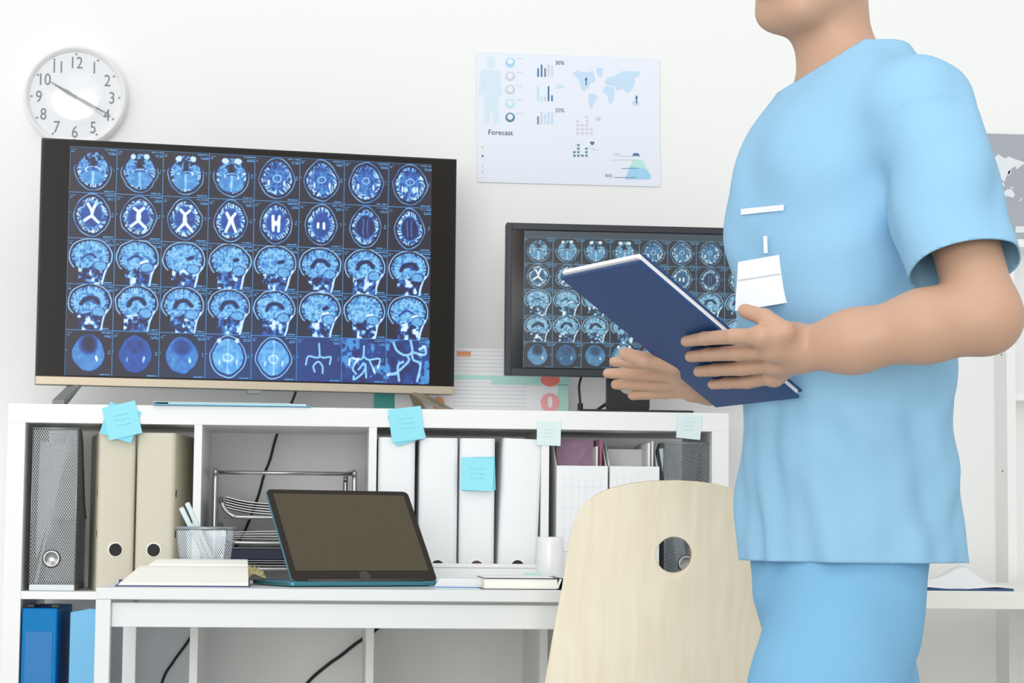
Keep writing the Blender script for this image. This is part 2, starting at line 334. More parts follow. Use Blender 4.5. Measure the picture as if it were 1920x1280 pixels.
    I = np.maximum(I, .6*(U < -.975)); I = np.maximum(I, .6*(V > .975))
    def cap(x0, x1, y, s_, a=.62):
        nn = vnoise(h, w_, 60, 60, seed+9)
        return a*((U > x0) & (U < x1) & (np.abs(V-y) < .022))*(nn > .32)
    for args in ((-.93, -.72, .86, 0), (-.93, -.8, .77, 0), (.5, .97, .9, 0), (.62, .97, .78, 0), (.66, .97, .71, 0), (.5, .92, -.92, 0), (.86, .93, .1, 0), (.84, .93, .0, 0), (-.95, -.9, .1, 0)): I = np.maximum(I, cap(*args))
    return np.clip(I, 0, 1.15)
def scan_sheet(tw, th):
    rows = []
    rows.append([('ax', k) for k in range(8)]); rows.append([('vent', k) for k in range(8)])
    rows.append([('sag', k) for k in range(8)]); rows.append([('sag', k+8) for k in range(8)])
    rows.append([('dim', 0), ('dim', 1), ('dim', 2), ('bright', 3), ('bright', 4), ('ves', 0), ('ves', 1), ('ves', 2)])
    return np.vstack([np.hstack([tile(kd, k, th, tw, 100*r+7*c) for c, (kd, k) in enumerate(row)]) for r, row in enumerate(rows)])
def ramp(I, stops):
    xs = [s[0] for s in stops]; out = np.zeros(I.shape+(4,), np.float32); out[..., 3] = 1
    for c in range(3): out[..., c] = np.interp(I, xs, [s[1][c] for s in stops])
    return out
def picture(name, img, x0, x1, z0, z1, y, m, parent):
    "a flat picture whose samples are mesh points with their own colour (a screen's image)"
    h, w_ = img.shape[:2]; xs = np.linspace(x0, x1, w_); zs = np.linspace(z1, z0, h)
    X, Z = np.meshgrid(xs, zs); v = np.stack([X, np.full_like(X, y), Z], -1).reshape(-1, 3).astype(np.float32)
    i = np.arange(h*w_).reshape(h, w_); q = np.stack([i[1:, :-1], i[1:, 1:], i[:-1, 1:], i[:-1, :-1]], -1).reshape(-1, 4)
    me = bpy.data.meshes.new(name); me.vertices.add(len(v)); me.vertices.foreach_set('co', v.ravel())
    me.loops.add(q.size); me.loops.foreach_set('vertex_index', q.ravel().astype(np.int32)); me.polygons.add(len(q))
    me.polygons.foreach_set('loop_start', np.arange(0, q.size, 4, dtype=np.int32)); me.update(calc_edges=True)
    a = me.color_attributes.new('Col', 'FLOAT_COLOR', 'POINT'); a.data.foreach_set('color', img.reshape(-1)); me.materials.append(m)
    o = bpy.data.objects.new(name, me); COL.objects.link(o); o.parent = parent; return o
def lin(*c): return C(*c)[:3]
SH = scan_sheet(84, 78)

# television
pL = at(66, 718, .075); Ym = .225; pR = at(851, 742, Ym); W = (Vector((pR.x, pR.y, 0))-Vector((pL.x, pL.y, 0))).length
yaw = math.atan2(pR.y-pL.y, pR.x-pL.x); zb = (pL.z+pR.z)/2; Ht = at(78, 256, .075).z-pL.z
tv = thing('television', 'large flat television on the shelving unit showing forty brain scans in blue', 'television', (pL.x, pL.y, zb), (0, 0, yaw))
MB().box(0, W, .003, .028, 0, Ht).build('back_casing', W_['black'], tv, .002)
MB().box(.10, W-.10, .028, .06, .03, Ht*.62).build('rear_housing', W_['black'], tv, .008)
st = .0175
b = MB(); b.box(0, .004, 0, .003, st, Ht); b.box(W-.004, W, 0, .003, st, Ht); b.box(.004, W-.004, 0, .003, Ht-.004, Ht); b.build('bezel', W_['blackgl'], tv)
MB().box(.004, W-.004, .001, .003, st, Ht-.004).build('screen', W_['bezel'], tv)
MB().box(0, W, -.004, .003, 0, st).build('bottom_bezel', W_['silver'], tv, .0012)['label'] = 'brushed silver strip'
MB().prism([(W*.492, 0), (W*.53, 0), (W*.525, -.009), (W*.497, -.009)], -.003, .012, 'y').build('sensor', W_['grey'], tv, .0015)
st1 = [(0, lin(30,24,34)), (.2, lin(32,36,92)), (.42, lin(34,84,176)), (.62, lin(78,156,222)), (.8, lin(140,208,244)), (1.0, lin(222,240,250)), (1.15, lin(248,250,252))]
img = ramp(SH, st1); h, w_ = SH.shape
gx = np.linspace(0, 1, w_)[None, :, None]; gy = np.linspace(0, 1, h)[:, None, None]
img[..., 2:3] += .10*np.exp(-((gx-.5)/.22)**2-((gy-1)/.25)**2)      # picture bluer towards the middle of its lower edge
img[..., 1:2] += .03*np.exp(-((gx-.5)/.22)**2-((gy-1)/.25)**2)
picture('scan_image', img, W*.066, W*.938, st+.003, Ht*.972, .0004, glow_attr('television_glow', 1.0), tv)
SHT = T
for s_, px, fx in ((-1, 0, .085), (1, 0, W-.085)):
    b = MB(); zz = T-zb
    a0 = Vector((fx, .014, 0)); sx = -.042*1 if s_ < 0 else .055
    tip = Vector((fx+sx*1.0, -.062 if s_ < 0 else -.085, zz)); tipb = Vector((fx+sx*.7, .10, zz))
    for tp, wd in ((tip, .013), (tipb, .011)):
        d = (tp-a0); d.z = 0; d.normalize(); n = Vector((-d.y, d.x, 0))*wd
        b.add([a0-n, a0+n, tp+n, tp-n]+[v+Vector((0, 0, .009)) for v in (a0-n, a0+n, tp+n, tp-n)], [(0,1,2,3), (7,6,5,4), (0,4,5,1), (1,5,6,2), (2,6,7,3), (3,7,4,0)])
    b.build('foot', W_['silver'] if s_ > 0 else W_['grey'], tv, .0015)

# monitor
pL = at(947, 703, .13); Hm = at(954, 417, .13).z-pL.z; pR = at(1437, 716, .145)
W = (pR-pL).xy.length; yaw = math.atan2(pR.y-pL.y, pR.x-pL.x)
mo = thing('monitor', 'black desktop monitor on a stand, second smaller screen of brain scans beside the television', 'monitor', (pL.x, pL.y, pL.z), (0, 0, yaw))
bz = .011
MB().box(0, W, .004, .03, 0, Hm).build('back_casing', W_['black'], mo, .003)
b = MB(); b.box(0, .012, 0, .004, 0, Hm); b.box(W-.012, W, 0, .004, 0, Hm); b.box(.012, W-.012, 0, .004, Hm-.014, Hm); b.box(.012, W-.012, 0, .004, 0, .015); b.build('bezel', W_['bezel2'], mo, .001)
MB().box(.012, W-.012, .002, .004, .015, Hm-.014).build('screen', W_['blackgl'], mo)
st2 = [(0, lin(34,38,44)), (.2, lin(38,54,76)), (.42, lin(50,98,138)), (.62, lin(92,150,186)), (.8, lin(158,202,218)), (1.0, lin(222,232,228)), (1.15, lin(236,236,222))]
S2 = scan_sheet(54, 52)
img2 = ramp(S2, st2)
picture('scan_image', img2, .038, W-.03, .017, Hm-.030, .0014, glow_attr('monitor_glow', 1.0), mo)
topz = MB(); topz.box(.038, W-.03, .0014, .002, Hm-.030, Hm-.016); topz.build('title_bar', mat('title_bar_grey', C(62,74,82), .4), mo)
# stand: column with cable hole, base plate
cx = (at(1180, 740, .17)-Vector(mo.location)).x; hw = .046; zb = T-pL.z; hz = at(1180, 720, .17).z-pL.z; R = .021
out = []; inn = []
n = 40
for k in range(n):
    a = 2*math.pi*k/n; c, s_ = math.cos(a), math.sin(a); inn.append((cx+R*c, hz+R*s_))
    up, dn = Hm*.55-hz, hz-(zb+.008)
    t = min(hw/abs(c) if abs(c) > 1e-6 else 9, (up if s_ > 0 else dn)/abs(s_) if abs(s_) > 1e-6 else 9); out.append((cx+t*c, hz+t*s_))
b = MB(); y0, y1 = .040, .058
vs = [(x, y, z) for y in (y0, y1) for L in (inn, out) for x, z in L]
fs = []
for k in range(n):
    k2 = (k+1) % n
    fs += [(k, k2, n+k2, n+k), (2*n+k, 3*n+k, 3*n+k2, 2*n+k2), (k, 2*n+k, 2*n+k2, k2), (n+k, n+k2, 3*n+k2, 3*n+k)]
b.add(vs, fs); b.build('stand_column', W_['black'], mo)
MB().box(cx-.12, cx+.12, -.075, .15, zb, zb+.008).build('stand_base', W_['black'], mo, .003)

# ---------------------------------------------------------------- clock
cc = at(141, 181, WALL-.03); Rk = (at(240, 181, WALL-.03).x-at(44, 181, WALL-.03).x)/2
ck = thing('wall_clock', 'round white wall clock with grey numerals above the television', 'clock', (cc.x, WALL, cc.z), (0, math.radians(-.3), 0))
X = Matrix.Identity(4)
MB().lathe([(Rk*.96, 0), (Rk, -.006), (Rk, -.026), (Rk*.985, -.034), (Rk*.95, -.037), (Rk*.9, -.033), (Rk*.88, -.024)], 72, axis='y').build('rim', W_['clock'], ck, auto=50)
MB().lathe([(Rk*.885, -.0225), (Rk*.885, -.0245)], 72, axis='y').build('dial', W_['dial'], ck)
b = MB()
rn = .0
for hnum in range(1, 13):
    a = math.radians(90-30*hnum); vs, fs = text2d(str(hnum), Rk*.33, .82); rr = Rk*.70
    ox, oz = rr*math.cos(a), rr*math.sin(a)*.97
    MB().add([(ox+x, -.0252, oz+z) for x, z in vs], fs).build('numeral', W_['num'], ck)
for hnum in range(12):
    a = math.radians(90-30*hnum); MB().lathe([(.0022, 0), (.0022, -.001)], 10, X=Matrix.Translation((Rk*.84*math.cos(a), -.0247, Rk*.84*math.sin(a))), axis='y').build('hour_dot', W_['num'], ck)
def hand(name, tip, tail, wd, y):
    tx, tz = tip; L = math.hypot(tx, tz); d = Vector((tx/L, 0, tz/L)); n = Vector((-d.z, 0, d.x)); bb = MB()
    ps = [d*L, d*L*.25+n*wd, -d*tail+n*wd*.4, -d*tail-n*wd*.4, d*L*.25-n*wd]
    bb.add([p+Vector((0, y, 0)) for p in ps]+[p+Vector((0, y-.0008, 0)) for p in ps], [(4,3,2,1,0), (5,6,7,8,9)]+[(i, (i+1) % 5, 5+(i+1) % 5, 5+i) for i in range(5)])
    bb.build(name, W_['hand'], ck)
pp = Rk/98
hand('minute_hand', (70*pp, -36*pp), 16*pp, .0032, -.0275); hand('hour_hand', (-52*pp, 31*pp), 14*pp, .0038, -.0265); hand('second_hand', (63*pp, -42*pp), 20*pp, .0008, -.029)
MB().lathe([(.004, -.0245), (.004, -.0300), (.002, -.0305)], 16, axis='y').build('centre_cap', W_['hand'], ck)
gl = bpy.data.materials.new('clock_glass'); gl.use_nodes = True; nt = gl.node_tree; nt.nodes.remove(nt.nodes['Principled BSDF'])
tr = nt.nodes.new('ShaderNodeBsdfTransparent'); go = nt.nodes.new('ShaderNodeBsdfGlossy'); go.inputs['Roughness'].default_value = .08; ms = nt.nodes.new('ShaderNodeMixShader')
ms.inputs[0].default_value = .05; nt.links.new(tr.outputs[0], ms.inputs[1]); nt.links.new(go.outputs[0], ms.inputs[2]); nt.links.new(ms.outputs[0], nt.nodes['Material Output'].inputs[0])
MB().lathe([(0.0001, -.0325), (Rk*.4, -.0322), (Rk*.89, -.0305)], 48, axis='y').build('glass', gl, ck, smooth=True)

# ---------------------------------------------------------------- wall posters
YP = WALL-.0035
def wp(px, py, dy=0): return at(px, py, YP-dy)
def flat(b, pts, mi, dy=.0006): 
    vs = [wp(x, y, dy) for x, y in pts]; b.add(vs, [tuple(range(len(vs)))], mi)
pc = [(893, 97), (1236, 110), (1238, 350), (895, 341)]
c0 = at(895, 341, YP)
po = thing('infographic_poster', 'pale medical infographic poster with the word Forecast taped to the wall', 'poster', c0)
def sub(b, o): b.v = [tuple(Vector(v)-o) for v in b.v]; return b
b = MB(); fv = [wp(*p) for p in pc]; b.add([v for v in fv]+[v+Vector((0, .001, 0)) for v in fv], [(0,1,2,3), (7,6,5,4), (0,4,5,1), (1,5,6,2), (2,6,7,3), (3,7,4,0)])
sub(b, c0).build('sheet', W_['poster'], po)
pm = ['bar1', 'bar2', 'bar3', 'bodypr', 'darkpr', 'lines', 'tri', 'mint', 'slate', 'yel', 'poster']; PI_ = {k: i for i, k in enumerate(pm)}
b = MB()
def rect(x0, y0, x1, y1, m, dy=.0006): flat(b, [(x0, y1), (x1, y1), (x1, y0), (x0, y0)], PI_[m], dy)
def disc(x, y, r, m, dy=.0006, ry=None): flat(b, [(x+r*math.cos(a*math.pi/8), y-(ry or r)*math.sin(a*math.pi/8)) for a in range(16)], PI_[m], dy)
def ptext(s, x, y, size, m, sx=1.):
    vs, fs = text2d(s, size, sx); b.add([wp(x+u, y-v+.028*u, .0009) for u, v in vs], fs, PI_[m])
# human figure
disc(921, 116, 7, 'bodypr', ry=11); flat(b, [(905, 130), (937, 131), (941, 175), (944, 178), (936, 178), (934, 155), (934, 190), (935, 230), (926, 230), (921, 192), (916, 230), (908, 229), (909, 190), (908, 155), (905, 178), (898, 177), (901, 140)][::-1], PI_['bodypr'])
for i, (y, m) in enumerate(((117, 'tri'), (143, 'bar3'), (168, 'lines'), (194, 'mint'), (220, 'slate'))):
    disc(956.5, y, 9, m); disc(956.5, y-(1 if i else 2), 5.5, 'poster', .0008); rect(968, y-8, 980, y-7, 'lines')
for x, hh, m in ((1009, 16, 'bar1'), (1015.5, 23, 'bar1'), (1022, 16, 'slate'), (1028.5, 24, 'bar3'), (1035, 22, 'bar2')): rect(x-1.5, 144-hh, x+1.5, 144, m)
for x, hh, m in ((1009, 27, 'mint'), (1015.5, 8, 'bar2'), (1022, 8, 'bar3'), (1028.5, 28, 'bar1'), (1035, 11, 'bar1')): rect(x-1.5, 189.5-hh, x+1.5, 189.5, m)
for x, hh, m in ((1009, 15, 'slate'), (1015.5, 24, 'bar3'), (1022, 19, 'bar2'), (1028.5, 24, 'bar2'), (1035, 23, 'bar2')): rect(x-1.5, 233-hh, x+1.5, 233, m)
ptext('30%', 1049.5, 117.5, 10.5, 'darkpr'); ptext('30%', 1049.5, 162, 10.5, 'mint'); ptext('20%', 1049.5, 206.5, 10.5, 'bar1')
ptext('Forecast', 938.5, 248, 13.5, 'darkpr')
for y, m in ((275.5, 'yel'), (292.5, 'darkpr'), (311, 'lines'), (321, 'lines')): disc(905, y, 1.8, m)
# world map
for poly in ([(1074,137),(1083,132),(1097,136),(1112,133),(1116,150),(1107,156),(1102,166),(1096,166),(1098,174),(1090,166),(1086,150)], [(1118,127),(1131,128),(1128,142),(1121,144)],
             [(1103,176),(1116,176),(1120,183),(1113,192),(1110,204),(1106,200)], [(1130,172),(1134,162),(1149,163),(1153,172),(1149,190),(1143,194),(1139,178)],
             [(1134,156),(1138,146),(1150,143),(1160,137),(1170,133),(1199,134),(1199,141),(1190,146),(1190,156),(1184,168),(1176,174),(1168,165),(1158,170),(1152,160),(1142,160)], [(1184,192),(1192,188),(1198,192),(1197,199),(1188,197)]):
    flat(b, poly[::-1], PI_['bar2'])
for x, y in ((1099, 152), (1193.5, 186)): flat(b, [(x, y-8), (x-3, y-2), (x-1.2, y-2), (x-1.2, y+8), (x+1.2, y+8), (x+1.2, y-2), (x+3, y-2)], PI_['bar1'], .0008)
def heart(x, y, s_, m): flat(b, [(x, y+s_), (x+s_, y), (x+s_, y-s_*.6), (x+s_*.5, y-s_), (x, y-s_*.5), (x-s_*.5, y-s_), (x-s_, y-s_*.6), (x-s_, y)], PI_[m], .0008)
for c, nn in ((0, 4), (1, 3), (2, 5), (3, 2)):
    for r_ in range(nn): heart(1083+c*8.6, 250-r_*7.6, 2.7, 'bar3')
for c, nn in ((0, 2), (1, 4), (2, 1), (3, 3)):
    for r_ in range(nn): heart(1077+c*7.5, 292-r_*6.6, 2.6, 'slate')
heart(1122, 223, 4.5, 'bar3'); heart(1110.5, 268.5, 4, 'bar1'); rect(1105, 277, 1116, 278, 'lines'); rect(1110, 280.5, 1124, 281.5, 'lines')
flat(b, [(1172,336),(1181,312),(1213,317),(1221,330),(1219,336)], PI_['tri']); flat(b, [(1181,312),(1188,298),(1204,300),(1213,317)], PI_['mint'], .0008); flat(b, [(1185,292.5),(1188,287),(1197,287),(1200,293)], PI_['bar1'])
ptext('35%', 1156, 289, 8.5, 'lines'); rect(1162, 292, 1198, 293, 'lines', .001); rect(1146, 299, 1192, 300, 'lines', .001); rect(1166, 315, 1198, 316, 'slate', .001); ptext('40%', 1141, 329, 8.5, 'slate'); rect(1152, 332, 1192, 333, 'slate', .001)
sub(b, c0).build('print', [W_[k] for k in pm], po)['kind'] = 'stuff'

c1 = at(1640, 462, YP)
p2 = thing('world_map_poster', 'grey poster with a white world map at the right edge', 'poster', c1)
b = MB(); fv = [at(x, y, YP) for x, y in ((1640, 244), (2040, 256), (2040, 468), (1640, 462))]; b.add(fv+[v+Vector((0, .001, 0)) for v in fv], [(0,1,2,3), (7,6,5,4), (0,4,5,1), (1,5,6,2), (2,6,7,3), (3,7,4,0)])
sub(b, c1).build('sheet', W_['gposter'], p2)
b = MB()
for poly in ([(1770,300),(1800,296),(1835,304),(1858,300),(1872,289),(1878,293),(1884,297),(1892,293),(1900,297),(1918,303),(1922,306),(1914,311),(1908,317),(1904,316),(1906,311),(1896,316),(1893,325),(1887,330),(1884,340),(1875,340),(1870,352),(1862,345),(1850,336),(1835,342),(1815,330),(1790,325),(1770,318)],
             [(1882,360),(1888,355),(1896,354),(1901,360),(1903,366),(1899,371),(1890,368),(1883,367)], [(1911,376),(1917,369),(1914,378)], [(1876,340),(1880,338),(1884,348),(1880,351)], [(1892,350),(1902,351),(1899,354)], [(1890,322),(1897,316),(1896,324),(1890,330)],
             [(1690,330),(1720,328),(1735,350),(1718,390),(1706,385)], [(1904,424),(1925,424),(1925,436),(1904,436)]): flat(b, poly[::-1], 0)
sub(b, c1).build('map_print', W_['gmap'], p2)['kind'] = 'stuff'
# ---------------------------------------------------------------- brochures, folder and cables on top of the shelving
c = at(1062, 768, .30)
def brochure(name, label, px0, px1, ytop, Y, skew, prints, lean=.05):
    a = at(px0, 760, Y); bq = at(px1, 760, Y); W = bq.x-a.x; Hh = at(px1, ytop, Y).z-T
    o = thing(name, label, 'brochure', (a.x, Y, T), (-lean, 0, 0)); b = MB(); b.prism([(0, 0), (W-skew, 0), (W, Hh), (0, Hh)], 0, .006, 'y'); b.build('cover', W_['paper'], o)
    b = MB(); mm = ['mint', 'tealp', 'coral', 'pink', 'orange', 'lines', 'paper']
    for kind, x, z, sx, sz, m in prints:
        x *= W; z *= Hh
        if kind == 'r': b.add([(x, -.0006-.0002*mm.index(m)/7, z), (x+sx*W, -.0006, z), (x+sx*W, -.0006, z+sz*Hh), (x, -.0006-.0002*mm.index(m)/7, z+sz*Hh)], [(0,1,2,3)], mm.index(m))
        else: b.add([(x+sx*math.cos(k*math.pi/12), -.001-.0001*mm.index(m), z+sx*(sz)*math.sin(k*math.pi/12)) for k in range(24)], [tuple(range(24))], mm.index(m))
    b.build('print', [W_[k] for k in mm], o)['kind'] = 'stuff'; return o
ln = [('r', .33, z, .42, .007, 'lines') for z in np.linspace(.05, .95, 17) if abs(z-.58) > .05]
brochure('brochure', 'wide open brochure with coral circles and mint bands standing behind the two screens', 740, 1069, 655, .33, .009,
  [('r', .0, .0, .30, .05, 'tealp'), ('r', .02, .55, .98, .06, 'mint'), ('r', .55, .48, .45, .07, 'mint'), ('r', .93, 0, .06, .5, 'mint'), ('c', .885, .23, .021, 1, 'pink'), ('c', .885, .56, .021, .7, 'coral'), ('c', .885, .24, .005, 2.6, 'paper'),
   ('r', .0, .0, .24, .05, 'tealp'), ('r', .35, .88, .08, .08, 'orange'), ('c', .25, .18, .013, 1.3, 'orange')]+ln)
brochure('brochure', 'small teal and orange brochure standing behind the right foot of the television', 701, 836, 700, .36, .0,
  [('r', 0, 0, .42, 1, 'tealp'), ('r', .5, 0, .28, 1, 'tealp'), ('c', .48, .5, .017, 1, 'coral'), ('r', .80, 0, .2, 1, 'orange')])
a = at(287, 756, -.008); bq = at(583, 765, -.008)
fo = thing('plastic_folder', 'flat turquoise plastic folder of papers lying on the shelving under the television', 'folder', ((a.x+bq.x)/2, -.008, T), (0, 0, math.radians(1.0)))
hw = (bq.x-a.x)/2
MB().prism([(-hw, 0), (hw, 0), (hw, .21), (-hw+.02, .225), (-hw, .2)], .0004, .0026).build('back_cover', mat('turquoise_plastic', C(60,160,196), .3), fo)
MB().prism([(-hw+.03, .004), (hw-.01, .003), (hw-.012, .205), (-hw+.03, .21)], .0026, .0062).build('papers', W_['pale'], fo)
MB().prism([(-hw, .001), (hw-.04, .001), (hw-.04, .21), (-hw, .2)], .0062, .0072).build('front_cover', mat('clear_mint_plastic', C(190,226,228), .25), fo)

def cable(name, label, pts, r=.0032, plug=None):
    b = MB(); b.tube(smoothpath(pts), r, 8); o = b.build(name, W_['cable'], smooth=True); o = rebase(o, pts[0]); tag(o, label, 'cable')
    if plug: p, d, rr = plug; q = MB().tube([Vector(p)-Vector(pts[0]), Vector(p)-Vector(pts[0])+Vector(d)], rr, 12); q.build('plug', W_['cable'], o)
    return o
cable('power_cable', 'black power cable hanging from the television behind the shelving', [at(556, 730, .30), at(548, 752, .36), at(540, 765, WALL-.02), at(519, 815, WALL-.006), at(506, 862, WALL-.006), at(495, 890, WALL-.006), at(484, 930, WALL-.006), at(462, 988, WALL-.006), at(440, 1030, WALL-.006), at(395, 1125, WALL-.006), at(356, 1196, WALL-.006), at(325, 1240, WALL-.006), at(303, 1282, WALL-.006), at(280, 1400, WALL-.006)], .0030)
cable('power_cable', 'black cable sagging along the wall behind the lower middle cells of the shelving', [at(730, 1155, WALL-.006), at(705, 1180, WALL-.006), at(665, 1208, WALL-.006), at(640, 1228, WALL-.006), at(612, 1248, WALL-.006), at(575, 1282, WALL-.006), at(540, 1340, WALL-.006), at(520, 1500, WALL-.006)], .0036)
cable('monitor_cable', 'black cable with a plug hanging down behind the small monitor', [at(1092, 700, .22), at(1086, 722, .22), at(1087, 745, .22), at(1088, 758, .22)], .0026, (at(1088, 756, .22), at(1088, 772, .22)-at(1088, 756, .22), .0058))
cable('monitor_cable', 'short black cable slanting from the monitor stand to the shelving top', [at(1150, 745, .21), at(1136, 757, .21), at(1120, 768, .21)], .0032)

# ---------------------------------------------------------------- sticky notes
def note(px, py, size, deg, Y, m, label, curl=.0, ink='ink', grp=None, lift=0):
    p = at(px, py, Y); o = thing('sticky_note', label, 'sticky note', p, (0, math.radians(deg), 0), grp)
    b = MB(); n = 8; h = size/2; vs = []
    for j in range(n+1):
        t = j/n; z = h-size*t; y = -.0006-lift*t-curl*t*t
        vs += [(-h, y, z), (h, y, z)]
    vs += [(x, y-.0004, z) for x, y, z in vs]; k = 2*(n+1)
    fs = []
    for j in range(n):
        a_ = 2*j; fs += [(a_, a_+1, a_+3, a_+2), (k+a_+2, k+a_+3, k+a_+1, k+a_), (a_, a_+2, k+a_+2, k+a_), (a_+3, a_+1, k+a_+1, k+a_+3)]
    fs += [(0, k, k+1, 1), (2*n, 2*n+1, k+2*n+1, k+2*n)]
    b.add(vs, fs); b.build('sheet', W_[m], o)
    b = MB(); rr = random.Random(int(px*7+py))
    for li, z in enumerate((h*.35, h*.05, -h*.25)):
        x = -h*.45
        pts = []
        while x < h*.5: pts.append((x, -.0016-lift*(h-z)/size-curl*((h-z)/size)**2, z+rr.uniform(-.0012, .0012))); x += .0022
        b.tube(pts, .00028, 4)
    b.build('handwriting', W_[ink], o); return o
note(226, 792, .066, 0+10+7, -.0008, 'cyan2', 'cyan sticky note at left on the shelving, lower one of two stuck together', lift=.001)
note(229, 788, .067, -14, -.0026, 'cyan', 'cyan sticky note at left on the shelving, upper one of two stuck together', lift=.001)
note(763, 800, .063, -17, -.0008, 'cyan2', 'cyan sticky note right of the shelving middle, lower one of two stuck together', lift=.001)
note(762, 795, .067, -8, -.0026, 'cyan', 'cyan sticky note right of the shelving middle, upper one of two stuck together', lift=.001)
note(1029, 812.5, .049, 1, -.0008, 'pale', 'pale mint sticky note above the divider between white binders and file boxes', ink='paleink')
note(1292, 799.5, .05, 5, -.0008, 'pale', 'pale mint sticky note at the right end of the shelving top', ink='paleink')

# ---------------------------------------------------------------- binders
def binder(px, Y, wpx, h, rz, ry, m, label, holez=.082, grp=None, depth=.28, slots=0, holem='hole'):
    w = wpx/925.; p = at(px, 1000, Y); o = thing('ring_binder', label, 'binder', (p.x, Y, Z1+max(0, abs(math.sin(math.radians(ry)))*w/2)), (0, math.radians(ry), math.radians(rz)), grp)
    r = .010; t = .003; q = [(-w/2, depth), (-w/2, r)]+[(-w/2+r-r*math.cos(a), r-r*math.sin(a)) for a in (math.pi/8, math.pi/4, 3*math.pi/8, math.pi/2)]
    q += [(-x, y) for x, y in q[::-1]]; inner = [(x*(w/2-t)/(w/2), max(y, t+.0006) if y < r else y) for x, y in q][::-1]
    MB().prism(q+inner, 0, h).build('cover', W_[m], o, auto=30)
    MB().box(-w/2+.008, w/2-.012, .018, depth-.03, .006, h-.022).build('papers', W_['page'], o)
    MB().lathe([(.0102, -.0022), (.0148, -.0016), (.0156, .0006)], 32, X=Matrix.Translation((0, 0, holez)), axis='y').build('finger_ring', W_['rimw'], o, auto=40)
    MB().lathe([(.0001, -.0026), (.0128, -.0024)], 32, X=Matrix.Translation((0, 0, holez)), axis='y').build('finger_hole', W_[holem], o)
    if slots:
        for z in (.115, .197):
            x = slots*(w/2+.0004); MB().box(x-.0008, x+.0008, .016, .024, z-.007, z+.007).build('slot', W_['hole'], o)
            MB().box(x-.0014, x+.0014, .0235, .027, z-.007, z+.007).build('slot_edge', W_['silver'], o)
    return o
binder(217, .012, 68, .318, 9, 0, 'beige', 'beige ring binder beside the mesh magazine file', slots=-1, holez=.083)
binder(289, .012, 72, .318, -5, 0, 'beige', 'beige ring binder at the divider behind the pen cup', slots=1, holez=.083)
binder(742, .005, 69, .315, 0, 0, 'binder', 'white ring binder behind the laptop, leftmost of the four', holez=.055)
binder(821, .006, 72, .315, 0, 0, 'binder', 'white ring binder right of the laptop, with a plain spine and dark hole', holez=.055)
wb = binder(894, .005, 66, .315, 0, 0, 'binder', 'white ring binder with a cyan note on its spine', holez=.055, holem='brown')
binder(969, .006, 74, .314, 0, 2.0, 'binder', 'white ring binder leaning slightly beside the white mug', holez=.055)
note(897, 888, .068, -2, .003, 'cyan2', 'cyan sticky note on the third white binder, lower one of two', ink='ink', lift=.002)
note(894, 889, .066, 2, .0012, 'cyan', 'curled cyan sticky note on the third white binder, upper one of two', curl=.012, lift=.002)

# ---------------------------------------------------------------- magazine files
def mesh_file(px, w, rz, label, m='meshm', Y=.022, h=.325, ring=True, Z=None):
    p = at(px, 1000, Y); o = thing('magazine_file', label, 'magazine file', (p.x, Y, Z1), (0, 0, math.radians(rz))); d = .25; t = .0014
    MB().box(-w/2, w/2, 0, t, .012, h).build('front_panel', W_[m], o)
    side = [(0, .012), (d, .012), (d, h*.45), (d*.8, h*.55), (d*.45, h*.94), (d*.3, h), (0, h)]
    for s_ in (-1, 1): MB().prism(side, s_*w/2-t/2, s_*w/2+t/2, 'x').build('side_panel', W_[m], o)
    MB().box(-w/2, w/2, d-t, d, .012, h*.45).build('back_panel', W_[m], o)
    MB().box(-w/2-.001, w/2+.001, -.001, d+.001, 0, .013).build('base', W_['rod'], o, .001)
    b = MB(); rr = .0022
    b.tube([(-w/2, 0, h), (w/2, 0, h)], rr, 8)
    for s_ in (-1, 1):
        b.tube([(s_*w/2, 0, h), (s_*w/2, d*.3, h), (s_*w/2, d*.45, h*.94), (s_*w/2, d*.8, h*.55), (s_*w/2, d, h*.45)], rr, 8); b.tube([(s_*w/2, 0, .01), (s_*w/2, 0, h)], rr*.6, 6)
    b.build('rim', W_['rod'], o, smooth=True)
    if ring:
        MB().lathe([(.0115, -.002), (.0135, -.004), (.0165, -.0035), (.0185, 0)], 32, X=Matrix.Translation((-.002, 0, .064)), axis='y').build('finger_ring', W_['chrome'], o, smooth=True)
        MB().lathe([(.0001, -.0012), (.0120, -.0012)], 32, X=Matrix.Translation((-.002, 0, .064)), axis='y').build('finger_hole', W_['hole'], o)
    return o
mf = mesh_file(99.5, .088, 1.5, 'silver mesh magazine file at the left end of the shelving')
p = mf.location
o = thing('document', 'white sheets standing inside the left mesh magazine file', 'paper', (p.x-.004, p.y+.03, Z1+.015), (0, 0, math.radians(1.5)))
MB().prism([(-.03, .05), (.032, .28), (-.030, .285), (-.033, .06)], 0, .0016, 'y').build('sheet', W_['paper'], o)
MB().prism([(-.034, .0), (-.028, 0), (.030, .30), (.024, .30)], -.004, -.002, 'y').build('front_edge', W_['paper'], o)
mf2 = mesh_file(1289, .095, 1, 'graphite mesh magazine file at the right end of the shelving', 'meshd', Y=.03, h=.312)
p = mf2.location
rl = thing('ruler', 'pale ruler standing inside the right mesh magazine file', 'ruler', (p.x-.002, p.y+.02, Z1+.02), (0, math.radians(-9), 0))
MB().box(-.010, .008, 0, .002, 0, .285).build('blade', W_['pale'], rl); MB().box(.0085, .011, 0, .0022, 0, .285).build('marked_edge', W_['paper'], rl)
o = thing('document', 'bluish sheets standing inside the right mesh magazine file', 'paper', (p.x+.02, p.y+.05, Z1+.016), (0, math.radians(8), 0)); MB().prism([(-.02, 0), (.012, 0), (.012, .2), (-.02, .17)], 0, .005, 'y').build('sheet', mat('bluish_paper', C(190,204,226), .7), o)
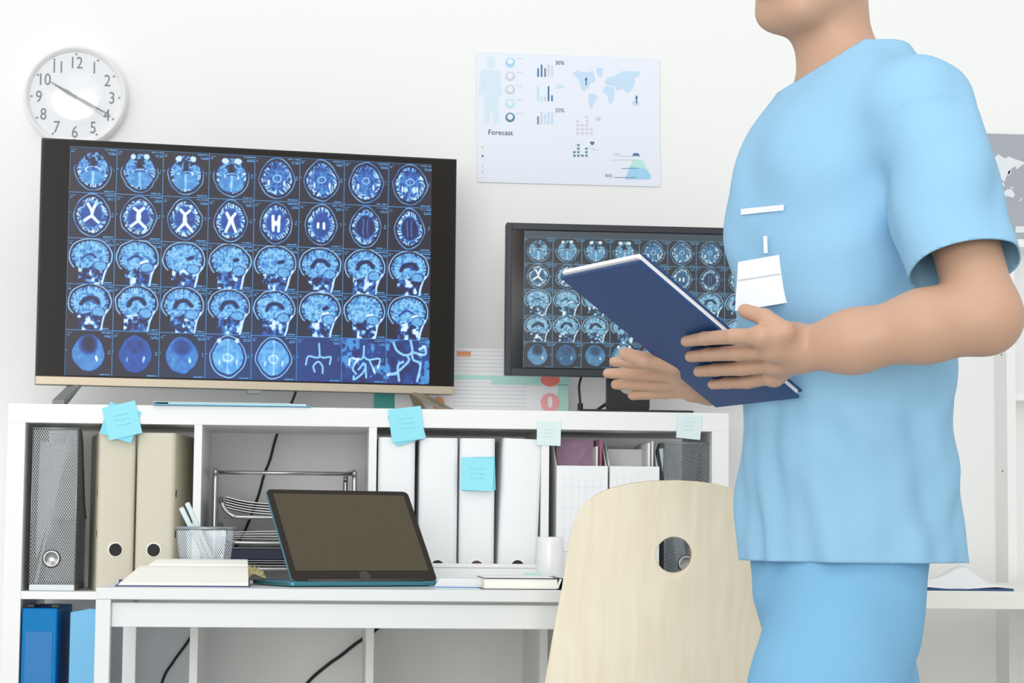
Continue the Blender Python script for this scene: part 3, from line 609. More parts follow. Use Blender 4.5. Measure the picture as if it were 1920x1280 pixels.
def box_file(x0, x1, label, Y=.006):
    a = at(x0, 1000, Y).x; b_ = at(x1, 1000, Y).x; w = b_-a; o = thing('magazine_file', label, 'magazine file', ((a+b_)/2, Y, Z1), (0, 0, 0)); d = .25; t = .002
    hf, hb = .262, .312; mm = W_['binder']
    MB().box(-w/2, w/2, 0, t, 0, hf).build('front_panel', [mm], o, .0008)
    side = [(t, 0), (d, 0), (d, hb), (d*.35, hb), (.02, hf), (t, hf)]
    for s_ in (-1, 1): MB().prism(side, s_*(w/2-t/2)-t/2, s_*(w/2-t/2)+t/2, 'x').build('side_panel', mm, o)
    MB().box(-w/2+t, w/2-t, d-t, d, 0, hb).build('back_panel', mm, o); MB().box(-w/2+t, w/2-t, t, d-t, 0, t).build('base', mm, o)
    b = MB()
    for k in range(1, 7): x = -w/2+w*k/7; b.box(x-.0003, x+.0003, -.0004, 0, .02, hf-.02)
    for k in range(1, 6): z = hf*k/6; b.box(-w/2+.01, w/2-.01, -.0004, 0, z-.0003, z+.0003)
    b.build('grid_print', mat('faint_grid_print', C(222,222,228), .7), o); return o
f1 = box_file(1043, 1139, 'white cardboard magazine file holding a purple magazine, next to the binders')
f2 = box_file(1143, 1236, 'white cardboard magazine file beside the graphite mesh file')
def mag(f, dx, y, w, h, m, label, t=.004, edge=None, name='magazine', cat='magazine', wd=.2):
    o = thing(name, label, cat, (f.location.x+dx, y, Z1+.003)); MB().box(-t/2, t/2, 0, wd, 0, h).build('cover', W_[m], o)
    if edge: MB().box(-t/2-.0006, t/2+.0006, -.0012, .0, 0, h).build('spine', W_[edge], o)
    return o
o = thing('magazine', 'purple patterned magazine standing wide in the first white file', 'magazine', (f1.location.x-.002, .1, Z1+.003), (0, 0, 0)); MB().box(-.042, .036, 0, .003, 0, .317).build('cover', W_['purple'], o); MB().box(-.041, .035, .003, .006, 0, .313).build('pages', W_['paper'], o)
mag(f1, .0405, .03, .003, .315, 'purple', 'magazine with a maroon spine in the first white file', .0035, 'maroon')
mag(f1, .0335, .035, .003, .30, 'paper', 'thin white booklet beside the maroon magazine in the first white file', .004, name='booklet', cat='booklet')
mag(f2, .040, .03, .003, .312, 'paper', 'thin white booklet at the right side of the second white file', .003, name='booklet', cat='booklet')
mag(f2, .033, .032, .003, .308, 'paper', 'white booklet in the second white file, left of the thin one', .005, name='booklet', cat='booklet')
o = thing('document', 'curved white sheets inside the second white file', 'paper', (f2.location.x, .12, Z1+.003)); b = MB(); b.prism([(-.042+.078*i/10, .012*math.sin(i/10*math.pi)) for i in range(11)]+[(-.042+.078*i/10, .004+.012*math.sin(i/10*math.pi)) for i in range(10, -1, -1)], 0, .298); b.build('sheet', W_['paper'], o)

# ---------------------------------------------------------------- desktop tray tower in the second cell
a = at(402, 1000, .03); bq = at(664, 1000, .03); W = bq.x-a.x; r = .0052
tr_ = thing('letter_tray_tower', 'chrome tube letter tray tower with three trays in the second cell', 'letter tray', (a.x, .03, Z1), (0, 0, math.radians(3)))
Hh = at(402, 881, .03).z-Z1; dp = .30
for i, x in enumerate((0, W)):
    MB().tube(smoothpath([(x, 0, 0), (x, 0, Hh*.5), (x, 0, Hh-.03), (x, .004, Hh-.01), (x, .024, Hh), (x, dp-.03, Hh), (x, dp-.004, Hh-.012), (x, dp, Hh-.03), (x, dp, 0)], 5), r, 12).build('side_frame', W_['chrome'], tr_, smooth=True)
MB().tube([(0, .012, Hh-.004), (W, .012, Hh-.004)], .004, 10).build('top_bar', W_['chrome'], tr_, smooth=True)
trays = [at(450, y, .03).z-Z1 for y in (969, 1017, 1066)]
mf_ = mesh_mat('dark_tray_mesh', C(90,94,96), pitch=.006, k=1, wire=.3)
for z in trays:
    b = MB(); b.tube(smoothpath([(.012, .006, z+.035), (.02, .0, z+.016), (.036, -.006, z+.003), (.06, -.006, z), (W-.06, -.006, z), (W-.036, -.006, z+.003), (W-.02, 0, z+.016), (W-.012, .006, z+.035)], 6), .0046, 10)
    for x in (.012, W-.012): b.tube([(x, .006, z+.035), (x, dp-.01, z+.035)], .004, 8)
    fr_ = b.build('tray_frame', W_['chrome'], tr_, smooth=True)
    MB().box(.02, W-.02, 0, dp-.01, z-.002, z-.0008).build('tray_floor', mf_, fr_)
    for x in (.012, W-.012): MB().box(x-.004, x+.004, -.001, .012, z+.028, z+.040).build('clip', W_['black'], fr_, .001)
def papers(z, label, n, bow, seed, m='paper', x0=.022):
    rr = random.Random(seed); L = tr_.matrix_basis if True else None
    for i in range(n):
        o = thing('paper_sheet', ('lowest', 'second lowest', 'third lowest', 'fourth lowest', 'topmost')[i if i < n-1 else 4]+' of the '+label, 'paper', (0, 0, 0), (0, 0, 0), 'papers in the letter trays')
        o.matrix_world = Matrix.Translation(tr_.location) @ Matrix.Rotation(math.radians(3), 4, 'Z')
        b = MB(); k = 10; vs = []; hgt = .0022+i*.0052
        for y in (.004+rr.uniform(0, .01), .26):
            for j in range(k+1):
                t = j/k; x = x0+rr.uniform(0, .0)+(W-.05)*t; zz = z+hgt*(min(1, t*3)*.35+.65)+bow*(1-min(1, t*2.2))**2*(.6+.4*i/n)
                vs += [(x, y, zz), (x, y, zz+.0014)]
        fs = []; q = 2*(k+1)
        for j in range(k): a_ = 2*j; fs += [(a_, a_+2, a_+3, a_+1), (q+a_, q+a_+1, q+a_+3, q+a_+2), (a_, q+a_, q+a_+2, a_+2), (a_+1, a_+3, q+a_+3, q+a_+1)]
        fs += [(0, 1, q+1, q), (q-2, 2*q-2, 2*q-1, q-1)]; b.add(vs, fs); b.build('sheet', W_[m], o)
papers(trays[0]+.003, 'white papers curling up in the top letter tray', 5, .024, 3); papers(trays[1]+.005, 'white papers lying in the middle letter tray', 4, .004, 5); papers(trays[2]+.004, 'white papers lying in the bottom letter tray', 2, .003, 6)
o = thing('folder', 'dark navy folder with pale edges lying in the lowest letter tray', 'folder'); o.matrix_world = Matrix.Translation(tr_.location+Vector((0, 0, trays[2]+.016))) @ Matrix.Rotation(math.radians(3), 4, 'Z')
MB().box(.02, W-.03, .002, .26, .001, .025).build('cover', W_['dnavy'], o, .003); MB().prism([(.018, 0), (W-.03, 0), (W-.03, .0012), (.0195, .0012), (.0195, .0255), (W-.03, .0255), (W-.03, .0267), (.018, .0267)], .0008, .2, 'y').build('pale_edge', W_['lines'], o)

# ---------------------------------------------------------------- lower cells
def lower_binder(x0, x1, Y, h, m, label, pocket):
    a = at(x0, 1200, Y).x; b_ = at(x1, 1200, Y).x; w = b_-a; o = thing('ring_binder', label, 'binder', ((a+b_)/2, Y, Z2)); MB().box(-w/2, w/2, 0, .27, 0, h).build('cover', W_[m], o, .003)
    if pocket:
        MB().box(-w/2+.007, w/2-.008, -.0012, 0, .06, h-.045).build('label_pocket', W_['pocket'], o, .0006)
        for x in (-w*.3, w*.4): MB().box(x-.008, x+.008, .02, .05, h, h+.008).build('metal_clip', W_['dgrey'], o, .002)
    return o
lower_binder(40, 106, .004, at(70, 1140, .004).z-Z2, 'blue', 'bright blue binder with a clear label pocket in the lowest visible left cell', True)
a = at(131, 1200, .02).x; b_ = at(206, 1200, .02).x; w = b_-a; h = at(150, 1144, .02).z-Z2
o = thing('cardboard_folder', 'light blue folder with a sloping top standing beside the bright blue binder', 'folder', (a, .02, Z2)); MB().prism([(0, 0), (w, 0), (w, h-.003), (w*.5, h+.004), (0, h-.004)], 0, .004, 'y').build('front', W_['lblue'], o); MB().prism([(0, .0), (.004, 0), (.004, h-.006), (0, h-.006)], .004, .22, 'y').build('side', W_['lblue'], o)

# ---------------------------------------------------------------- left desk
ZD = .757; P0 = at(180, 1101, -.61); xr = at(1535, 1101, -.61).x
P0.z = ZD; th = .0205
dk = thing('desk', 'white desk carrying the laptop, in front of the shelving', 'desk', (P0.x, -.61, 0)); Wd = xr-P0.x; dd = .575
MB().box(0, Wd, 0, dd, ZD-th, ZD).build('tabletop', W_['desk'], dk, .0015)
MB().box(.026, Wd-.026, .012, .030, ZD-.068, ZD-th-.0055).build('front_apron', W_['desk'], dk, .001)
MB().box(.026, Wd-.026, dd-.03, dd-.012, ZD-.068, ZD-th-.0055).build('rear_apron', W_['desk'], dk, .001)
for x in (.005, Wd-.023): MB().box(x, x+.018, .026, dd-.026, ZD-.068, ZD-th).build('side_apron', W_['desk'], dk, .001)
for x in (0, Wd-.026):
    for y in (0, dd-.026): MB().box(x, x+.026, y, y+.026, 0, ZD-th).build('leg', W_['desk'], dk, .0015)
# right desk
P1 = atz(1800, 1108, ZD); ya = P1.y; x0 = at(1655, 1110, ya).x
dr = thing('desk', 'white desk with a thick top at the right edge of the picture', 'desk', (x0, ya, 0)); Wr = 1.1
MB().box(0, Wr, 0, WALL-.13-ya, ZD-.033, ZD).build('tabletop', W_['cream'], dr, .0015)
for x in (.62, Wr-.04): 
    for y in (.04, WALL-.20-ya): MB().box(x, x+.035, y, y+.035, 0, ZD-.033).build('leg', W_['cream'], dr, .0015)
MB().box(0.03, .05, .02, WALL-.14-ya, .0, ZD-.033).build('end_panel', W_['cream'], dr)

# notebook
nb = thing('open_notebook', 'open notebook with cream pages and a navy cover on the left of the desk', 'notebook', (at(216, 1092, -.545).x, -.545, ZD), (0, 0, math.radians(2.5))); Ln = .232
MB().prism([(-.001, 0), (.135, 0), (.142, .006), (.150, .006), (.157, 0), (.29, 0), (.29, .0022), (.158, .0022), (.151, .009), (.141, .009), (.134, .0022), (-.001, .0022)], 0, Ln+.004, 'x').build('cover', W_['navy'], nb)
for nm, poly in (('near_pages', [(.003, .0024), (.134, .0024), (.141, .0092), (.145, .014), (.143, .030), (.125, .0345), (.10, .032), (.07, .024), (.035, .014), (.006, .0068)]),
                 ('far_pages', [(.152, .0085), (.158, .0026), (.283, .0026), (.283, .030), (.25, .040), (.21, .046), (.18, .044), (.16, .038), (.149, .028), (.148, .015)])):
    q = MB(); n = 40
    X2 = []; 
    for xx, kx in ((0, 0), (1, 0)): pass
    vs = [Vector((.003+max(0, v-.004)*(1.1 if nm[0] == 'n' else .95)+.002, u, v)) for u, v in poly]+[Vector((Ln, u, v)) for u, v in poly]; m2 = len(poly)
    if nm[0] == 'f': vs = [Vector((v.x+(.012+.35*max(0, v.z-.02) if i < m2 else 0), v.y, v.z)) for i, v in enumerate(vs)]
    q.add(vs, [tuple(range(m2-1, -1, -1)), tuple(range(m2, 2*m2))]+[(i, (i+1) % m2, m2+(i+1) % m2, m2+i) for i in range(m2)]); pg = q.build(nm, [W_['page']], nb, smooth=False)
    e = MB(); e.prism([(u*.985+.0015, v*.96+.0008) for u, v in poly], Ln, Ln+.0006, 'x'); e.build('page_edges', W_['pagee'], pg)
for i, (r0, t_) in enumerate(((.034, 62), (.036, 46), (.038, 30), (.039, 15))):   # pages fanning out at the right end
    a_ = math.radians(t_); q = MB(); q.add([(Ln, .16, .012+.006*i), (Ln, .25, .012+.008*i), (Ln+r0*math.cos(a_)*.9, .24, .006+r0*math.sin(a_)), (Ln+r0*math.cos(a_)*.9, .17, .006+r0*math.sin(a_)*.9),
        (Ln, .16, .008+.006*i), (Ln, .25, .008+.008*i), (Ln+r0*math.cos(a_)*.9, .24, .002+r0*math.sin(a_)), (Ln+r0*math.cos(a_)*.9, .17, .002+r0*math.sin(a_)*.9)], [(0,1,2,3), (7,6,5,4), (0,4,5,1), (1,5,6,2), (2,6,7,3), (3,7,4,0)])
    q.build('fanned_pages', W_['pagee'], nb)
MB().tube(smoothpath([(.050, .165, .028), (.040, .150, .024), (.034, .140, .020)]), .0022, 6).build('ribbon', W_['blue'], nb)

# laptop folded into stand mode: screen leaning back, base flat behind it
p = at(548, 1091, -.50); yw = math.radians(24); Lw = .292; lb = math.radians(38.5); Lh = .213
lp = thing('laptop', 'dark laptop with its screen leaning back in the middle of the desk', 'laptop', (p.x, -.50, ZD), (0, 0, yw))
rc = .010
def rrect(x0, x1, z0, z1, r, corners=(1, 1, 1, 1)):
    out = []
    for (cx_, cz, a0), on in zip(((x1-r, z1-r, 0), (x0+r, z1-r, 90), (x0+r, z0+r, 180), (x1-r, z0+r, 270)), corners):
        if on: out += [(cx_+r*math.cos(math.radians(a0+i*18)), cz+r*math.sin(math.radians(a0+i*18))) for i in range(6)]
        else: out.append((cx_+r*(1 if a0 in (0, 270) else -1), cz+r*(1 if a0 in (0, 90) else -1)))
    return out
Xl = Matrix.Translation((0, 0, .010)) @ Matrix.Rotation(-lb, 4, 'X')
MB().prism(rrect(0, Lw, 0, Lh, rc), .001, .006, 'y', X=Xl).build('lid', W_['teal'], lp, .0008)
MB().prism(rrect(.001, Lw-.001, .001, Lh-.001, rc), 0, .001, 'y', X=Xl).build('screen_border', W_['lapbez'], lp)
MB().box(.0125, Lw-.0125, -.0004, 0, .024, Lh-.011, X=Xl).build('display', W_['screenoff'], lp)  # display's olive brown has the beige room reflection put into its colour
MB().lathe([(.0001, -.0006), (.011, -.0005)], 20, X=Xl @ Matrix.Translation((Lw*.5, 0, .012)), axis='y').build('maker_mark', mat('dim_mark', C(60,56,48), .4), lp)
bs = MB().prism(rrect(-.006, Lw+.003, -.004, .178, rc), .0015, .0095).build('base', W_['teal'], lp, .002)
MB().tube([(.03, .002, .010), (Lw-.03, .002, .010)], .0045, 10).build('hinge', W_['dgrey'], lp, smooth=True)
for x in (.02, Lw-.02):
    for y in (.012, .16): MB().lathe([(.006, 0), (.006, .0016)], 12, X=Matrix.Translation((x, y, 0))).build('rubber_foot', W_['black'], bs)
# blue book under the notebook's right end
o = thing('book', 'thin dark blue book between the notebook and the laptop', 'book', (at(497, 1090, -.40).x, -.40, ZD), (0, 0, math.radians(4))); MB().box(0, .036, 0, .10, 0, .010).build('cover', W_['navy'], o, .001); MB().box(.001, .0365, .001, .099, .002, .008).build('pages', mat('blue_page_edges', C(60,96,160), .6), o)

# pen cup and pens
zt = at(385, 990, -.195).z-ZD; p = at(386, 990, -.195); wt, wb_ = .048, .037
cup = thing('pen_cup', 'square silver mesh pen cup behind the open notebook', 'pen cup', (p.x, -.195, ZD), (0, 0, math.radians(-6)))
b = MB()
cs = [(-1, -1), (1, -1), (1, 1), (-1, 1)]
for i in range(4):
    (ax, ay), (bx, by) = cs[i], cs[(i+1) % 4]
    b.add([(ax*wb_, ay*wb_, .004), (bx*wb_, by*wb_, .004), (bx*wt, by*wt, zt-.004), (ax*wt, ay*wt, zt-.004)], [(0,1,2,3)])
b.build('mesh_wall', W_['meshc'], cup)
MB().box(-wb_, wb_, -wb_, wb_, 0, .004).build('base', W_['rod'], cup, .001)
b = MB()
for i in range(4):
    (ax, ay), (bx, by) = cs[i], cs[(i+1) % 4]; b.tube([(ax*wt*1.05, ay*wt*1.05, zt), (bx*wt*1.05, by*wt*1.05, zt)], .0032, 8); b.tube([(ax*wb_, ay*wb_, .003), (ax*wt, ay*wt, zt)], .0012, 6)
b.build('rim', W_['rod'], cup, smooth=True)
def pen(pa, pb, Y0, Y1, label, m='paper', r=.0046):
    a = at(*pa, Y0); b_ = at(*pb, Y1); d = b_-a; o = thing('pen', label, 'pen', b_); q = d.to_track_quat('Z', 'Y'); o.rotation_euler = (-d).to_track_quat('Z', 'Y').to_euler(); L = d.length
    MB().lathe([(.0008, 0), (.003, .008), (r, .016), (r, L-.002), (r*.9, L)], 14).build('barrel', W_[m], o, auto=40); MB().lathe([(r*1.08, L*.55), (r*1.08, L-.001), (r*.8, L+.001)], 14).build('cap', W_['pale'], o, auto=40)
pen((340, 952), (392, 1058), -.195, -.19, 'white pen leaning left in the mesh pen cup, shorter of the two')
pen((351, 943), (402, 1060), -.185, -.18, 'white pen leaning left in the mesh pen cup, taller of the two')
o = thing('eraser', 'white block lying at the bottom of the mesh pen cup', 'eraser', (p.x-.02, -.205, ZD+.004)); MB().box(-.012, .012, -.006, .006, 0, .032).build('body', W_['paper'], o, .002)

# long white box at the back of the desk
a = at(775, 1078, -.10); b_ = at(1030, 1078, -.10)
o = thing('storage_box', 'long low white box at the back of the desk, behind the laptop', 'box', (a.x, -.10, ZD)); W = b_.x-a.x; h = at(900, 1057, -.10).z-ZD
MB().box(0, W, 0, .055, .0, h-.008).build('body', W_['white'], o, .001); MB().box(-.001, W+.001, -.001, .056, h-.0075, h).build('lid', W_['white'], o, .001)
a = at(984, 1078, -.22); o = thing('eraser', 'mint green eraser on the white papers next to the mug', 'eraser', (a.x, -.22, ZD+.0125)); MB().box(0, .028, 0, .018, 0, .0095).build('body', W_['mint'], o, .002)
# papers, book and binder clip on the right half of the desk
a = at(813, 1100, -.50); o = thing('paper_stack', 'stack of white papers with a blue bottom sheet right of the laptop', 'paper', (a.x, -.46, ZD), (0, 0, math.radians(-1)))
MB().prism([(0, .0), (.13, -.02), (.22, .02), (.22, .21), (.02, .21)], 0, .0018).build('bottom_sheet', mat('sky_blue_card', C(110,160,205), .6), o)
for i in range(5): MB().prism([(.004+.002*i, .002+.001*i), (.13-.002*i, -.018), (.22-.003*i, .022), (.218, .208), (.022, .208)], .002+.0028*i, .0044+.0028*i).build('sheet', W_['paper'], o)
a = at(905, 1102, -.56); b_ = at(1058, 1102, -.56); W = b_.x-a.x
o = thing('book', 'closed book with white pages and a dark cover near the mug', 'book', (a.x, -.56, ZD), (0, 0, math.radians(.5)))
MB().prism([(0, .0), (.0, .0012), (W-.004, .0012), (W-.001, .004), (W-.001, .0165), (W-.004, .019), (.003, .019), (.003, .0205), (W-.002, .0205), (W+.001, .018), (W+.001, .0015), (W-.002, 0)], 0, .17, 'y').build('cover', W_['dnavy'], o)
MB().box(.003, W-.012, .002, .168, .0014, .0188).build('pages', W_['page'], o); MB().tube(smoothpath([(W-.012, 0, .003), (W-.009, -.001, .012), (W-.006, 0, .019)]), .0022, 8).build('ribbon', W_['rimw'], o)
MB().box(0.002, W-.02, -.001, .17, .0207, .0222).build('white_jacket', W_['paper'], o)
# mug
p = at(1031, 1078, -.20); mg = thing('mug', 'small white mug on the desk left of the chair', 'mug', (p.x, -.20, ZD+0.0), (0, 0, 0)); hm = at(1031, 1006, -.20).z-ZD; r0 = .0265
MB().lathe([(.0001, .0015), (r0*.8, .001), (r0*.86, 0), (r0*.9, .002), (r0*1.01, .012), (r0*1.02, hm*.45), (r0*.97, hm*.85), (r0*.955, hm-.001), (r0*.92, hm), (r0*.89, hm-.002), (r0*.93, hm*.5), (r0*.9, .006), (.0001, .005)], 40).build('body', W_['ceramic'], mg, smooth=True)
MB().tube(smoothpath([(r0*.95, .004, hm*.72), (r0+.012, .004, hm*.72), (r0+.019, .004, hm*.45), (r0+.012, .004, hm*.18), (r0*.98, .004, hm*.16)]), .0042, 10).build('handle', W_['ceramic'], mg, smooth=True)
o = thing('binder_clip', 'tiny metal clip on the book below the mug', 'clip', (at(1036, 1078, -.30).x, -.30, ZD+.0)); MB().tube(smoothpath([(-.003, 0, .001), (-.004, 0, .014), (0, 0, .019), (.004, 0, .014), (.003, 0, .001)]), .0011, 6).build('wire', W_['chrome'], o, smooth=True); MB().prism([(-.008, 0), (.008, 0), (.003, .010), (-.003, .010)], -.004, .004, 'y').build('clamp', W_['rod'], o)

# papers on the right desk
a = at(1672, 1100, ya+.06); W = at(1905, 1100, ya+.06).x-a.x
o = thing('folder', 'navy folder lying under the curled paper on the right desk', 'folder', (a.x+.02, ya+.03, ZD)); MB().box(0, W*.86, 0, .22, 0, .0045).build('cover', W_['navy'], o, .001)
o = thing('paper_sheet', 'curled white paper lying on a navy folder on the right desk', 'paper', (a.x-.006, ya+.03, ZD+.005))
b = MB(); n, m_ = 24, 8; vs = []
for j in range(m_+1):
    v = j/m_
    for i in range(n+1):
        u = i/n; hgt = (.036*math.exp(-((u-.80)/.20)**2) if u < .8 else .036*math.exp(-((u-.80)/.085)**2))*(v**1.4)+.016*(1-u)*v+.002*math.sin(u*9)*(1-v)+.001+.011*max(0, .25-u)*4*(1-v*.3)
        vs.append((u*W*(1.0), v*.19, hgt))
N = len(vs); vs += [(x, y, z-.0008) for x, y, z in vs]; fs = []
for j in range(m_):
    for i in range(n): q = j*(n+1)+i; fs += [(q, q+1, q+n+2, q+n+1), (N+q+n+1, N+q+n+2, N+q+1, N+q)]
for i in range(n): fs += [(i, N+i, N+i+1, i+1)]; q = m_*(n+1)+i; fs += [(q, q+1, N+q+1, N+q)]
for j in range(m_): q = j*(n+1); fs += [(q, q+n+1, N+q+n+1, N+q)]; q += n; fs += [(q, N+q, N+q+n+1, q+n+1)]
b.add(vs, fs); b.build('sheet', W_['paper'], o, smooth=True)

# ---------------------------------------------------------------- white wall unit at the right
yf = .325; xa = at(1560, 800, yf).x; xb0 = at(1888, 800, yf).x; xb1 = at(1905, 800, yf).x; zt = at(1890, 463, yf).z
un = thing('wall_cabinet', 'tall shallow white open cabinet against the wall at right', 'cabinet', (xa, WALL-.001, 0)); L = xb1-xa+.5; y0 = yf-WALL
MB().box(0, L, -.012, 0, 0, zt).build('back_panel', W_['white'], un)
for x, nm in ((0, 'side_panel'), (xb0-xa, 'side_panel'), (L-.018, 'side_panel')):
    MB().box(x, x+(xb1-xb0 if 0 < x < 1 and x < L-.1 else .018), y0, -.012, 0, zt).build(nm, W_['white'], un, .0008)
MB().box(-.002, L+.002, y0-.002, 0, zt, zt+.018).build('top_board', W_['white'], un, .001)
for z in (.42,): MB().box(.018, xb0-xa, y0+.004, -.012, z, z+.016).build('shelf_board', W_['white'], un)
for z in (.3, .75, 1.16): MB().box(xb1-xa, L-.018, y0+.004, -.012, z, z+.016).build('shelf_board', W_['white'], un)
for z in (at(1880, 665, .36).z, at(1880, 883, .36).z): MB().lathe([(.0022, -.0012), (.0022, .001)], 10, X=Matrix.Translation((xb0-xa, -.07, z)) @ Matrix.Rotation(math.pi/2, 4, 'Z'), axis='y').build('shelf_pin_hole', W_['hole'], un)

# ---------------------------------------------------------------- chair
YC = -.80; hc = at(1258, 1039, YC)
ch = thing('chair', 'birch plywood chair with a round hole in its back, standing at the desk', 'chair', (hc.x, YC, 0)); seatz = .455
def prof(s_):   # s measured up from the hole centre; returns y,z of the shell's centre line (back faces camera, seat goes under the desk)
    zc = hc.z; s0 = -(zc-seatz-.06)
    if s_ >= s0: return (-.018*((s_-s0)/(.5))**1.0*-1-.02-.0, zc+s_) if False else (.00-.045*(s_-s0)/.5+.0, zc+s_)
    a = min(1.0, (s0-s_)/.094); th_ = a*math.pi/2; y = .06*(1-math.cos(th_)); z = zc+s0-.06*math.sin(th_)
    if s0-s_ > .094: e = (s0-s_)-.094; y += e; z += .012*math.sin(min(1, e/.36)*math.pi)*-1-(.03*max(0, e/.36-.75)*0)
    return (y, z)
sc_ = (at(1300, 1039, YC).x-at(1200, 1039, YC).x)/100
half = [((1258-px)*sc_, (1039-py)*sc_) for px, py in ((1258, 902), (1215, 904), (1175, 909), (1140, 918), (1112, 931), (1090, 950), (1076, 975), (1067, 1008), (1061, 1050), (1055, 1100), (1046, 1150), (1037, 1205), (1026, 1275))]
half += [(.222, -.26), (.23, -.32), (.23, -.40), (.226, -.48), (.222, -.60), (.215, -.72), (.20, -.765), (.17, -.785), (.09, -.79), (0, -.79)]
n = 96; hr = 33*sc_
def hit(ang):
    dx, dz = math.cos(ang), math.sin(ang); best = 9
    P = half; full = [( -x, z) for x, z in P]+[(x, z) for x, z in P[::-1]]
    for (x0_, z0_), (x1_, z1_) in zip(full, full[1:]+full[:1]):
        den = dx*(z1_-z0_)-dz*(x1_-x0_)
        if abs(den) < 1e-9: continue
        t = (x0_*(z1_-z0_)-z0_*(x1_-x0_))/den; q = (x0_*dz-z0_*dx)/den
        if t > 0 and -1e-6 <= q <= 1+1e-6: best = min(best, t)
    return best
# angles packed so that the long seat end is well sampled
angs = [2*math.pi*k/n for k in range(n)]; angs = sorted(a - .0 for a in [a+.55*math.sin(2*(a-math.pi/2+math.pi/2))*0 - .42*math.cos(a)*0 for a in angs]); K = 56
extra = [math.atan2(-z, x) if False else math.atan2(z, x) % (2*math.pi) for x, z in half]+[math.atan2(z, -x) % (2*math.pi) for x, z in half]
angs = sorted(set(round(a, 5) for a in angs+extra)); n = len(angs)
vs = []
for k in range(K+1):
    for a in angs:
        R_ = hit(a); rr_ = hr+(R_-hr)*(k/K); x, s_ = rr_*math.cos(a), rr_*math.sin(a); y, z = prof(s_)
        y += -.9*x*x*(1 if s_ > -.35 else .3)*-1*-.6 if False else .55*x*x*max(0, min(1, (s_+.42)/.3)); z += .35*x*x*max(0, min(1, (-s_-.42)/.2)); vs.append((x, y, z))
fs = [(k*n+i, k*n+(i+1) % n, (k+1)*n+(i+1) % n, (k+1)*n+i) for k in range(K) for i in range(n)]
b = MB(); b.add(vs, fs); o = b.build('plywood_shell', [W_['wood'], W_['ply']], ch, smooth=True)
so = o.modifiers.new('solid', 'SOLIDIFY'); so.thickness = .011; so.offset = 0; so.material_offset_rim = 1
for sx in (-1, 1):
    MB().tube(smoothpath([(sx*.16, .10, seatz-.02), (sx*.19, .05, seatz-.03), (sx*.215, -.02, .25), (sx*.235, -.06, .012)]), .010, 10).build('leg', W_['chrome'], ch, smooth=True)
    MB().tube(smoothpath([(sx*.16, .32, seatz-.025), (sx*.19, .37, seatz-.04), (sx*.215, .42, .25), (sx*.225, .44, .012)]), .010, 10).build('leg', W_['chrome'], ch, smooth=True)
    MB().tube([(sx*.16, .08, seatz-.018), (sx*.16, .34, seatz-.022)], .009, 8).build('seat_rail', W_['chrome'], ch, smooth=True)
for y in (.12, .30): MB().tube([(-.17, y, seatz-.02), (.17, y, seatz-.02)], .009, 8).build('cross_rail', W_['chrome'], ch, smooth=True)
# ---------------------------------------------------------------- person in light blue scrubs
def rc(p, a, b, ra, rb):
    a = np.array(a, float); b = np.array(b, float); ba = b-a; L2 = ba@ba+1e-12
    t = np.clip(((p-a)@ba)/L2, 0, 1); d = p-a-t[..., None]*ba
    return np.sqrt((d*d).sum(-1))-(ra+(rb-ra)*t)
def ell(p, c, rad, R=None):
    q = p-np.array(c, float)
    if R is not None: q = q@R
    rad = np.array(rad, float); k0 = np.sqrt(((q/rad)**2).sum(-1)); k1 = np.sqrt(((q/rad**2)**2).sum(-1))+1e-9
    return k0*(k0-1)/k1
class Field:
    def __init__(s): s.ops = []
    def cone(s, a, b, ra, rb, k=.02, sub=False):
        a = np.array(a, float); b = np.array(b, float); m = max(ra, rb)+k+.01
        s.ops.append((np.minimum(a, b)-m, np.maximum(a, b)+m, lambda p: rc(p, a, b, ra, rb), k, sub)); return s
    def chain(s, pts, rs, k=.02, k0=None):
        for i in range(len(pts)-1): s.cone(pts[i], pts[i+1], rs[i], rs[i+1], (k0 if (i == 0 and k0) else k))
        return s
    def ell(s, c, rad, R=None, k=.02, sub=False):
        c = np.array(c, float); m = max(rad)+k+.01; s.ops.append((c-m, c+m, lambda p: ell(p, c, rad, R), k, sub)); return s
    def fn(s, lo, hi, f, k=.02, sub=False): s.ops.append((np.array(lo, float), np.array(hi, float), f, k, sub)); return s
    def mesh(s, lo, hi, h):
        lo = np.array(lo, float); hi = np.array(hi, float); n = np.ceil((hi-lo)/h).astype(int)+1
        F = np.full(n, .2, np.float32)
        for a, b, f, k, sub in s.ops:
            i0 = np.clip(np.floor((a-lo)/h).astype(int), 0, n); i1 = np.clip(np.ceil((b-lo)/h).astype(int)+1, 0, n)
            if (i1 <= i0).any(): continue
            g = np.stack(np.meshgrid(*[lo[q]+h*np.arange(i0[q], i1[q]) for q in range(3)], indexing='ij'), -1)
            d = f(g); sl = tuple(slice(i0[q], i1[q]) for q in range(3)); c = F[sl]
            if sub: dd = -d; hh = np.maximum(k-np.abs(c-dd), 0)/k; F[sl] = np.maximum(c, dd)+hh*hh*k/4
            else: hh = np.maximum(k-np.abs(c-d), 0)/k; F[sl] = np.minimum(c, d)-hh*hh*k/4
        return nets(F, lo, h)
